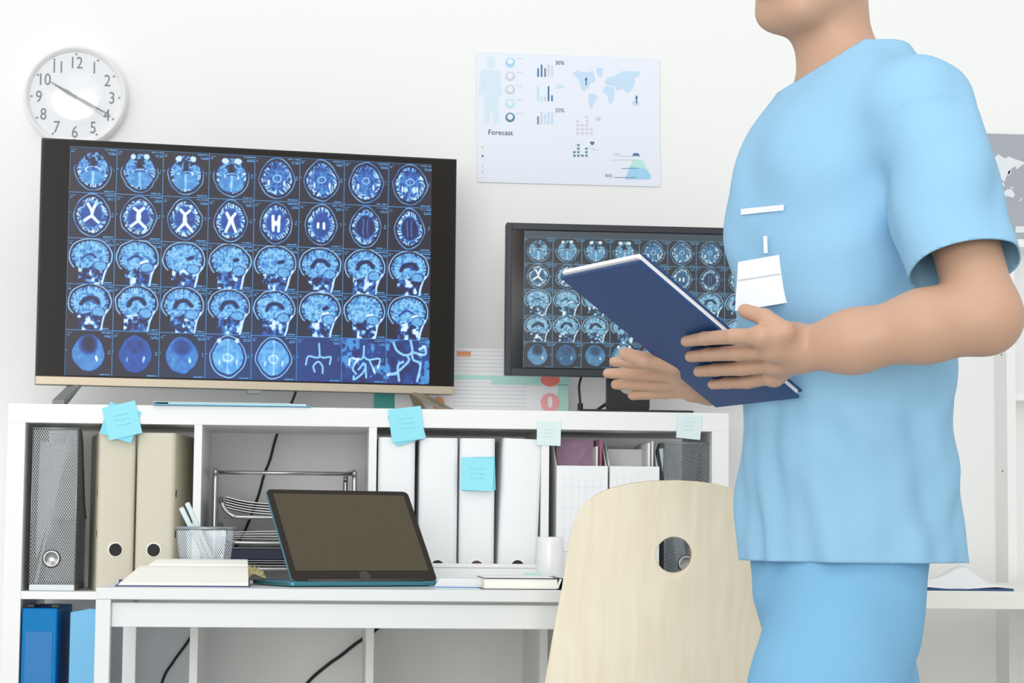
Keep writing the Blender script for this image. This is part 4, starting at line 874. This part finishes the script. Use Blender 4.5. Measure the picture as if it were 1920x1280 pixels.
def nets(F, lo, h):
    S_ = F < 0; n = np.array(F.shape); cn = n-1
    acc = np.zeros(tuple(cn)+(3,), np.float32); cnt = np.zeros(tuple(cn), np.float32); edges = []
    for ax in range(3):
        a = [slice(None)]*3; b = [slice(None)]*3; a[ax] = slice(0, -1); b[ax] = slice(1, None)
        fa, fb = F[tuple(a)], F[tuple(b)]; cr = S_[tuple(a)] != S_[tuple(b)]
        ii = np.argwhere(cr); t = fa[cr]/(fa[cr]-fb[cr]); pos = ii.astype(np.float32); pos[:, ax] += t
        o1, o2 = [q for q in range(3) if q != ax]; edges.append((ax, ii, S_[tuple(a)][cr]))
        for d1 in (0, -1):
            for d2 in (0, -1):
                c = ii.copy(); c[:, o1] += d1; c[:, o2] += d2; ok = ((c >= 0) & (c < cn)).all(1)
                np.add.at(acc, tuple(c[ok].T), pos[ok]); np.add.at(cnt, tuple(c[ok].T), 1)
    used = cnt > 0; idx = np.full(tuple(cn), -1, np.int64); idx[used] = np.arange(used.sum())
    V = lo+h*acc[used]/cnt[used][:, None]; Q = []
    for ax, ii, ins in edges:
        o1, o2 = [(1, 2), (2, 0), (0, 1)][ax]; ok = (ii[:, o1] > 0) & (ii[:, o2] > 0) & (ii[:, o1] < cn[o1]) & (ii[:, o2] < cn[o2]) & (ii[:, ax] < cn[ax])
        i = ii[ok]; s_ = ins[ok]; e1 = np.zeros(3, int); e1[o1] = 1; e2 = np.zeros(3, int); e2[o2] = 1
        q = np.stack([idx[tuple((i-e1-e2).T)], idx[tuple((i-e2).T)], idx[tuple(i.T)], idx[tuple((i-e1).T)]], 1)
        q[~s_] = q[~s_][:, ::-1]; Q.append(q)
    return V, np.vstack(Q)
def to_mesh(name, parts, mats, parent, origin, cuts=(), disp=None, thick=0, smooth_it=1, matfn=None):
    bm = bmesh.new()
    for V, Q in parts:
        vs = [bm.verts.new(v) for v in V]
        for q in Q:
            try: bm.faces.new([vs[i] for i in q])
            except ValueError: pass
    for _ in range(smooth_it): bmesh.ops.smooth_vert(bm, verts=bm.verts, factor=.5, use_axis_x=True, use_axis_y=True, use_axis_z=True)
    if disp:
        bm.normal_update()
        co = np.array([v.co for v in bm.verts]); no = np.array([v.normal for v in bm.verts]); co = co+no*disp(co, no)[:, None]
        for v, c in zip(bm.verts, co): v.co = c
    for pt, nr, cond in cuts:
        fs = [f for f in bm.faces if cond(f.calc_center_median())]; es = {e for f in fs for e in f.edges}; vv = {v for f in fs for v in f.verts}
        bmesh.ops.bisect_plane(bm, geom=list(vv)+list(es)+fs, plane_co=pt, plane_no=nr, clear_outer=True)
    me = bpy.data.meshes.new(name); bm.to_mesh(me); bm.free(); me.transform(Matrix.Translation(-Vector(origin)))
    for m in mats: me.materials.append(m)
    me.polygons.foreach_set('use_smooth', [True]*len(me.polygons))
    o = bpy.data.objects.new(name, me); COL.objects.link(o); o.parent = parent
    if thick: so = o.modifiers.new('solid', 'SOLIDIFY'); so.thickness = thick; so.offset = -1
    return o
A_ = lambda x, y, Y: np.array(at(x, y, Y))
TH0 = math.radians(20); bf = np.array([-math.cos(TH0), -math.sin(TH0), 0]); bl = np.array([math.sin(TH0), -math.cos(TH0), 0]); up = np.array([0, 0, 1.])
YB = -1.46; base = A_(1592, 1000, YB)
RB = np.stack([bf, bl, up], 1)
zpx = lambda py: float(at(1592, py, YB).z)
def loft(st, p_=2.4):
    st = sorted(st); zs = [s[0] for s in st]; cf = [s[1] for s in st]; cl = [s[2] for s in st]; df = [s[3] for s in st]; dl = [s[4] for s in st]
    zd = np.linspace(zs[0], zs[-1], 90); kk = np.exp(-(np.arange(-7, 8)/3.2)**2); kk /= kk.sum()
    sm = lambda a: np.convolve(np.pad(np.interp(zd, zs, a), 7, mode='reflect', reflect_type='odd'), kk, 'valid')
    cf, cl, df, dl = sm(cf), sm(cl), sm(df), sm(dl); zs = list(zd)
    lo = base+np.array([-.35, -.35, 0]); hi = base+np.array([.35, .35, 0]); lo[2] = zs[0]-.03; hi[2] = zs[-1]+.03
    def f(p):
        q = p-base; z = p[..., 2]; a = q@bf-np.interp(z, zs, cf); b = q@bl-np.interp(z, zs, cl); D1 = np.interp(z, zs, df); D2 = np.interp(z, zs, dl)
        r = ((np.abs(a)/D1)**p_+(np.abs(b)/D2)**p_)**(1/p_); d = (r-1)*np.minimum(D1, D2)*.92
        return np.maximum(d, np.maximum(zs[0]-z, z-zs[-1]))
    return lo, hi, f
per = thing('person', 'person in light blue scrubs walking left past the desk, holding a navy folder', 'person', (float(base[0]), float(base[1]), 0))
org = (float(base[0]), float(base[1]), 0)
# joints
shL = A_(1728, 203, -1.625); elL = A_(1846, 594, -1.765); fmL = A_(1735, 611, -1.765); f2L = A_(1600, 640, -1.735); wrL = A_(1508, 655, -1.70)
shR = A_(1530, 224, -1.30); elR = A_(1550, 610, -1.24); wrR = A_(1335, 722, -1.40)
# folder plane
fA = A_(1052, 519, -1.56); fB = A_(1200, 488, -1.715); _e = fB-fA
Dy = None
best = 9
for yy in np.linspace(-1.6, -1.25, 141):
    dd = abs(float((A_(1343, 762, yy)-fA)@_e))
    if dd < best: best = dd; Dy = yy
fD = A_(1343, 762, Dy); fC = fB+fD-fA
fn_ = np.cross(fB-fA, fD-fA); fn_ /= np.linalg.norm(fn_)
if fn_@(CAM-fA) < 0: fn_ = -fn_
def FP(px, py, off): return np.array(on_plane(px, py, fA, fn_))+fn_*off
hb = base+np.array([-.022, 0, 0]); hipL = hb+bl*.070; hipR = hb-bl*.070; hipL[2] = hipR[2] = .89
kL = hipL+np.array([-.105, 0, 0]); kL[2] = .49; aL = kL+np.array([-.12, 0, 0]); aL[2] = .095
kR = hipR+np.array([.115, .0, 0]); kR[2] = .475; aR = kR+np.array([.27, 0, 0]); aR[2] = .17
nkb = A_(1580, 140, YB+.01); nkt = A_(1532, 5, YB); hc_ = A_(1522, -88, YB)
HY = math.radians(34); hf = np.array([-math.cos(HY), -math.sin(HY), -.10]); hf /= np.linalg.norm(hf); hl = np.cross(up, hf); hl /= np.linalg.norm(hl); hu = np.cross(hf, hl); RH = np.stack([hf, hl, hu], 1)
def H(f_, l_, u_): return hc_+hf*f_+hl*l_+hu*u_
B = Field()
def gg(py, g): return (g*.6 if py < 250 else g) if py < 1000 else g*1.9
def st(rows, g): return [(zpx(py), cf, cl, a-gg(py, g), b-gg(py, g)) for py, cf, cl, a, b in rows]
rows = [(1120, .0, 0, .128, .158), (1050, .0, 0, .139, .163), (960, .0, 0, .137, .163), (860, .002, 0, .133, .155), (700, .004, 0, .134, .155), (560, .010, 0, .142, .158), (430, .014, 0, .146, .162), (320, .010, 0, .140, .166), (240, .002, 0, .124, .160), (180, -.010, 0, .100, .138), (130, -.016, 0, .078, .105), (90, -.018, 0, .066, .078)]
B.fn(*loft(st(rows, .022), 2.2), k=.01)
B.ell(base*[1, 1, 0]+[0, 0, .93], (.085, .105, .10), RB, k=.02)
B.cone(nkb-up*.03, nkt, .050, .045, k=.03).cone(nkb-up*.06, shL-[.03, 0, .03], .042, .040, k=.03).cone(nkb-up*.06, shR-[0, 0, .03], .042, .038, k=.03)
B.cone(nkb-up*.0, H(-.035, 0, -.03), .044, .05, k=.03)
# head
B.ell(H(-.012, 0, .03), (.098, .077, .098), RH, k=.02); B.ell(H(.012, 0, -.045), (.074, .062, .072), RH, k=.03); B.ell(H(.055, 0, -.088), (.028, .034, .024), RH, k=.03)
B.cone(H(.06, .03, -.085), H(-.012, .058, -.045), .020, .018, k=.025).cone(H(.06, -.03, -.085), H(-.012, -.058, -.045), .020, .018, k=.025)
B.ell(H(.06, 0, -.035), (.034, .045, .04), RH, k=.025)
B.cone(H(.086, 0, .012), H(.103, 0, -.022), .009, .0125, k=.012); B.ell(H(.094, .010, -.026), (.010, .008, .007), RH, k=.006); B.ell(H(.094, -.010, -.026), (.010, .008, .007), RH, k=.006)
for s_ in (-1, 1):
    B.ell(H(.082, s_*.033, .012), (.018, .017, .012), RH, k=.012, sub=True); B.cone(H(.078, s_*.015, .030), H(.068, s_*.05, .030), .009, .007, k=.012)
    B.ell(H(.072, s_*.033, .010), (.014, .016, .012), RH, k=.004); B.ell(H(-.008, s_*.079, .0), (.018, .006, .030), RH, k=.006); B.ell(H(-.004, s_*.084, .004), (.009, .005, .018), RH, k=.004, sub=True)
B.cone(H(.089, -.018, -.052), H(.089, .018, -.052), .0055, .0055, k=.007).cone(H(.087, -.016, -.062), H(.087, .016, -.062), .0062, .0062, k=.007)
B.cone(H(.101, -.016, -.0572), H(.101, .016, -.0572), .0022, .0022, k=.004, sub=True)
# arms
B.chain([shL, (shL+elL)/2+[.004, -.004, 0], elL], [.043, .045, .043], k=.03).chain([elL, fmL, f2L, wrL], [.043, .042, .036, .0285], k=.03)
B.chain([shR, (shR+elR)/2, elR, (elR*.6+wrR*.4), wrR], [.046, .045, .043, .042, .028], k=.03)
# left hand on the folder's outer face
def finger(pts, rs, k0=.010): B.chain(pts, rs, k=.0035, k0=k0)
kn = [FP(1438, 610, .017), FP(1460, 634, .019), FP(1466, 661, .018), FP(1461, 687, .016)]
for q, r_ in zip(kn, (.0145, .0150, .0145, .0135)): B.cone(wrL+(q-wrL)*.12, q, .019, r_, k=.016)
finger([kn[0], FP(1388, 607, .020), FP(1330, 618, .014), FP(1292, 628, .010)], [.0112, .0102, .0092, .0078])
finger([kn[1], FP(1395, 637, .021), FP(1338, 648, .014), FP(1300, 657, .010)], [.0115, .0104, .0094, .0080])
finger([kn[2], FP(1402, 667, .020), FP(1350, 677, .014), FP(1315, 685, .010)], [.0112, .0100, .0090, .0077])
finger([kn[3], FP(1412, 695, .018), FP(1370, 704, .012), FP(1341, 710, .0095)], [.0102, .0092, .0082, .0070])
finger([wrL+[-.012, .004, .018], FP(1470, 622, .0), FP(1428, 607, -.010), FP(1385, 606, -.020)], [.0165, .0140, .0115, .0095], k0=.016)
# right hand at the folder's far edge
kr = [FP(1262, 700, -.012), FP(1268, 716, -.012), FP(1278, 732, -.012), FP(1290, 746, -.012)]
for q in kr: B.cone(wrR+(q-wrR)*.1, q, .018, .0132, k=.016)
for j, (m1, m2, tp) in enumerate((((1215, 698), (1178, 690), (1150, 680)), ((1214, 717), (1170, 711), (1138, 702)), ((1222, 736), (1182, 731), (1153, 723)), ((1240, 750), (1208, 748), (1185, 743)))):
    finger([kr[j], FP(*m1, -.014), FP(*m2, -.010), FP(*tp, -.002)], [.0105, .0097, .0088, .0074])
finger([wrR+[-.01, 0, .012], FP(1262, 690, -.006), FP(1215, 664, .010), FP(1178, 650, .012)], [.0155, .0135, .0112, .0092], k0=.014)
# legs and feet
for hp, kn_, an in ((hipL, kL, aL), (hipR, kR, aR)): B.chain([hp, kn_, (kn_*.62+an*.38)+[.012, 0, 0], an], [.056, .056, .054, .037], k=.03)
toeL = aL+np.array([-.16, -.03, -.045]); toeR = aR+np.array([-.14, -.03, -.125])
B.chain([aL-[0, 0, .03], toeL], [.036, .028], k=.02).chain([aR-[0, 0, .03], toeR], [.036, .026], k=.02)
parts = []
lo = np.array([base[0]-.60, base[1]-.42, 0.0]); hi = np.array([base[0]+.45, base[1]+.42, 1.85])
hx = float(A_(1530, 650, -1.6)[0]); zlo, zhi = zpx(800), zpx(540)
zA, zB = zpx(835), zpx(495)
parts = [B.mesh([base[0]-.33, base[1]-.28, .02], [base[0]+.42, base[1]+.28, zA+.002], .0065),
         B.mesh([base[0]-.43, base[1]-.42, zA], [base[0]+.36, base[1]+.34, zB], .0029),
         B.mesh([base[0]-.33, base[1]-.42, zB-.002], [base[0]+.36, base[1]+.34, zpx(150)], .0055),
         B.mesh([base[0]-.24, base[1]-.2, zpx(156)], [base[0]+.16, base[1]+.2, 1.86], .0034)]
body = to_mesh('body', parts, [W_['skin']], per, org)
V3_ = Vector
for s_ in (-1, 1):
    c = H(.0735, s_*.033, .0105); e = MB().lathe([(.0001, -.0125)]+[(.0125*math.sin(a), -.0125*math.cos(a)) for a in np.linspace(.2, math.pi-.2, 9)]+[(.0001, .0125)], 16).build('eyeball', W_['eye'], per, smooth=True); e.location = Vector(c)-Vector(org)
    q = H(.0862, s_*.0335, .0105); i_ = MB().lathe([(.0001, .0006), (.005, 0)], 14).build('iris', W_['iris'], e); i_.rotation_euler = Vector(hf).to_track_quat('Z', 'Y').to_euler(); i_.location = Vector(q)-Vector(c)
for s_ in (-1, 1):
    o3 = np.array(org)
    for nm, z0_, dz, fw, rr_, m_ in (('eyelid', .0175, -.001, .0840, .0036, 'skin'), ('lower_lid', .0030, .001, .0815, .0024, 'skin'), ('eyebrow', .0330, .004, .0800, .0034, 'hair')):
        MB().tube(smoothpath([V3_(H(fw-.013, s_*.016, z0_+dz)-o3), V3_(H(fw, s_*.027, z0_+.002)-o3), V3_(H(fw-.001, s_*.038, z0_+.0015)-o3), V3_(H(fw-.017, s_*.050, z0_-.002)-o3)], 4), rr_, 8).build(nm, W_[m_], per, smooth=True)
LP = MB(); LP.tube([Vector(H(.0900, -.022, -.0570)-np.array(org)), Vector(H(.0945, -.008, -.0525)-np.array(org)), Vector(H(.0955, 0, -.0535)-np.array(org)), Vector(H(.0945, .008, -.0525)-np.array(org)), Vector(H(.0900, .022, -.0570)-np.array(org))], [.0022, .0046, .0048, .0046, .0022], 8)
LP.tube([Vector(H(.0875, -.017, -.0595)-np.array(org)), Vector(H(.092, 0, -.0635)-np.array(org)), Vector(H(.0875, .017, -.0595)-np.array(org))], [.0030, .0066, .0030], 8); LP.build('lips', W_['lip'], per, smooth=True)
HF = Field(); HF.ell(H(-.016, 0, .038), (.106, .084, .103), RH, k=.01); HF.ell(H(-.05, 0, .0), (.058, .066, .05), RH, k=.03)
HF.ell(H(.085, 0, -.03), (.085, .11, .10), RH, k=.02, sub=True); HF.ell(H(-.0, .09, -.03), (.036, .03, .05), RH, k=.01, sub=True); HF.ell(H(-.0, -.09, -.03), (.036, .03, .05), RH, k=.01, sub=True)
to_mesh('hair', [HF.mesh(H(0, 0, 0)-.16, H(0, 0, 0)+.16, .0045)], [W_['hair']], per, org, disp=lambda c, n: .0016*np.sin(c[:, 0]*420+c[:, 2]*130)*np.cos(c[:, 1]*380))
# scrub top
SHT_ = Field(); SHT_.fn(*loft(st(rows, 0.0), 2.4), k=.01)
slL = shL+(elL-shL)*.86; slR = shR+(elR-shR)*.80
SHT_.cone(nkb-up*.050, shL-[.012, 0, .004], .060, .067, k=.05).cone(nkb-up*.055, shR-[-.01, 0, .012], .052, .054, k=.04)
SHT_.chain([shL, (shL+slL)/2+[-.004, -.008, 0], slL+[-.012, 0, 0]], [.066, .069, .074], k=.03).chain([shR, slR], [.056, .066], k=.03)
cutL = shL+(elL-shL)*.775; cutR = shR+(elR-shR)*.68
zc = zpx(1052); n1, n2 = A_(1645, 58, YB), A_(1512, 140, YB); nn = np.cross(n2-n1, n1-CAM); nn /= np.linalg.norm(nn)
if nn[2] < 0: nn = -nn
armn = (elL-shL)/np.linalg.norm(elL-shL); hemn = armn*.9+np.array([-.28, 0, .0]); hemn = armn
V3 = Vector
_tl = loft(st(rows, 0.0), 2.4)[2]
def offb(c): return float(_tl(np.array([c]))[0]) > .010
def folds(c, n):
    q = c-base; a = q@bf; b = q@bl; z = c[:, 2]; low = np.clip((zpx(560)-z)/.35, 0, 1); ang = np.arctan2(b, a)
    d = .0055*low*np.sin(ang*9+3*np.sin(z*7)+1.3)+.0025*low*np.sin(ang*17+5*z*3)
    d += .0065*np.sin(a*26+z*24+2*np.sin(b*11))*np.clip(1-abs(z-zpx(470))/.22, 0, 1)
    d += .0055*np.sin(z*34-a*22+3*np.sin(b*9+z*5))*np.clip(1-abs(z-zpx(800))/.25, 0, 1)
    d += .0028*np.sin(a*61+b*47+z*39)*np.sin(z*23+a*9); return d
def folds_s(c, n):
    d = folds(c, n); t = ((c-shL)@armn)/np.linalg.norm(elL-shL); near = np.exp(-((np.linalg.norm(c-shL-np.outer(np.clip(t, 0, 1)*np.linalg.norm(elL-shL), armn), axis=1)-.07)/.03)**2)
    return d+near*.0016*np.sin(t*20+c[:, 1]*50)*(t > .1)
top = to_mesh('scrub_top', [SHT_.mesh([base[0]-.28, base[1]-.36, zc-.06], [base[0]+.32, base[1]+.36, zpx(40)], .0055)], [W_['scrub']], per, org, disp=folds_s, thick=.0022, cuts=[
    (V3((0, 0, zc)), V3((0, 0, -1)), lambda c: c.z < zc+.03), (V3(cutL), V3(armn), lambda c: (c-V3(cutL)).length < .15 and (c-V3(cutL)).dot(V3(armn)) > -.03 and offb(c)),
    (V3(cutR), V3((elR-shR)/np.linalg.norm(elR-shR)), lambda c: (c-V3(cutR)).length < .11 and (c-V3(cutR)).dot(V3(elR-shR)) > -.01 and offb(c)),
    (V3(n1), V3(nn), lambda c: c.z > zpx(175) and abs((np.array(c)-base)@bl) < .10)])
# trousers
TR = Field(); TR.fn(*loft([(zpx(1300), .0, 0, .060, .090), (zpx(1210), .01, 0, .090, .118), (zpx(1120), .02, 0, .104, .136), (zpx(1000), .01, 0, .110, .136), (zpx(900), 0, 0, .112, .135)], 2.2), k=.05)
for hp, kn_, an in ((hipL, kL, aL), (hipR, kR, aR)): TR.chain([hp-[0, 0, .06], (hp+kn_)/2-[0, 0, .02], kn_, an], [.070, .091, .082, .078], k=.04)
def foldt(c, n): q = c-base; return .0032*np.sin(q[:, 0]*30+c[:, 2]*7+2*np.sin(c[:, 2]*5))*np.sin(q[:, 1]*20+c[:, 2]*4+1)+.0022*np.sin(c[:, 2]*34+q[:, 0]*40+q[:, 1]*22)
to_mesh('scrub_trousers', [TR.mesh([base[0]-.40, base[1]-.30, .0], [base[0]+.46, base[1]+.30, zpx(890)], .0065)], [W_['scrub2']], per, org, disp=foldt, thick=.002, cuts=[
    (V3(aL+[0, 0, .03]), V3((0, 0, -1)), lambda c: c.x < base[0] and c.z < .2), (V3(aR+[.0, 0, .02]), V3(aR-kR).normalized(), lambda c: c.x > base[0]+.1 and c.z < .33)])
for an, toe in ((aL, toeL), (aR, toeR)):
    F_ = Field(); d = (toe-an); heel = an+np.array([.035, 0, -.045 if an is aL else -.03])
    F_.chain([heel+[0, 0, .0], (heel+toe)/2+[0, 0, .018], toe], [.042, .046, .036], k=.03).cone(an-[0, 0, .0], heel, .045, .04, k=.03)
    pl = toe[2]-.034
    if an is aL: F_.fn(heel-.3, heel+.3, lambda p: -(p[..., 2]-.012), k=.004, sub=False) if False else None
    c_ = (heel+toe)/2; o = to_mesh('shoe', [F_.mesh(c_-.22, c_+.22, .005)], [W_['shoe']], per, org, cuts=[(V3((0, 0, .004)), V3((0, 0, -1)), lambda c: c.z < .05)])
# badge, clip and pocket trim on the chest (found on the cloth itself)
dg = bpy.context.evaluated_depsgraph_get(); dg.update()
from mathutils.bvhtree import BVHTree
bt = BVHTree.FromPolygons([v.co+V3(org) for v in top.data.vertices], [tuple(p.vertices) for p in top.data.polygons])
def hitp(px, py):
    d = (at(px, py, 0)-V3(CAM)).normalized(); h_, n_, i_, t_ = bt.ray_cast(V3(CAM), d); return h_, n_
h0, n0 = hitp(1437, 525)
if h0:
    nx = V3((-.42, -.90, .05)).normalized(); pc_ = h0+nx*.018
    cr = [on_plane(x, y, pc_, nx) for x, y in ((1378, 583), (1484, 566), (1487, 473), (1384, 491))]
    bd = thing('id_badge', 'white identity card clipped to the chest of the blue scrubs', 'badge', cr[0]); q = MB()
    q.add([v-cr[0] for v in cr]+[v-cr[0]+nx*-.0012 for v in cr], [(0,1,2,3), (7,6,5,4), (0,4,5,1), (1,5,6,2), (2,6,7,3), (3,7,4,0)]); q.build('card', W_['badge'], bd)
    L2 = [on_plane(x, y, pc_+nx*.0004, nx)-cr[0] for x, y in ((1384, 524), (1482, 509), (1482, 512), (1384, 527))]; MB().add(L2, [(0,1,2,3)]).build('printed_line', W_['lines'], bd)
    t0 = on_plane(1436, 470, pc_, nx)-cr[0]; MB().tube([t0+V3((0, 0, -.004)), t0+V3((0, .004, .02))], .003, 8).build('clip', W_['rimw'], bd)
vs = []
for x, y0_, y1_ in [(x, 404-(x-1388)*.11, 393-(x-1388)*.11) for x in range(1392, 1475, 8)]:
    for y in (y0_, y1_):
        h_, n_ = hitp(x, y)
        if h_: vs.append(h_+n_*.0025*(1 if n_.y < 0 else -1)-V3(org))
if len(vs) > 5:
    n_ = len(vs)//2; MB().add(vs[:2*n_], [(2*i, 2*i+2, 2*i+3, 2*i+1) for i in range(n_-1)]).build('pocket_trim', W_['badge'], per)['label'] = 'thin white pocket trim'
# navy folder
fo = thing('clipboard_folder', 'navy blue folder held in both hands of the walking person', 'folder', fA); ex = (fB-fA); ey = (fD-fA)
def fpt(u, v, w): return V3(ex*u+ey*v+fn_*w)
def slab(u0, u1, v0, v1, w0, w1):
    vs = [fpt(u, v, w) for w in (w0, w1) for v in (v0, v1) for u in (u0, u1)]; return MB().add(vs, [(0,2,3,1), (4,5,7,6), (0,1,5,4), (2,6,7,3), (0,4,6,2), (1,3,7,5)])
slab(0, 1, 0, 1, -.0022, .0022).build('front_cover', W_['navy'], fo, .0012); slab(0, 1, 0, 1, -.0115, -.0085).build('rear_cover', W_['navy'], fo, .001)
slab(.03, .985, -.012, .985, -.0084, -.0024).build('papers', W_['paper'], fo)
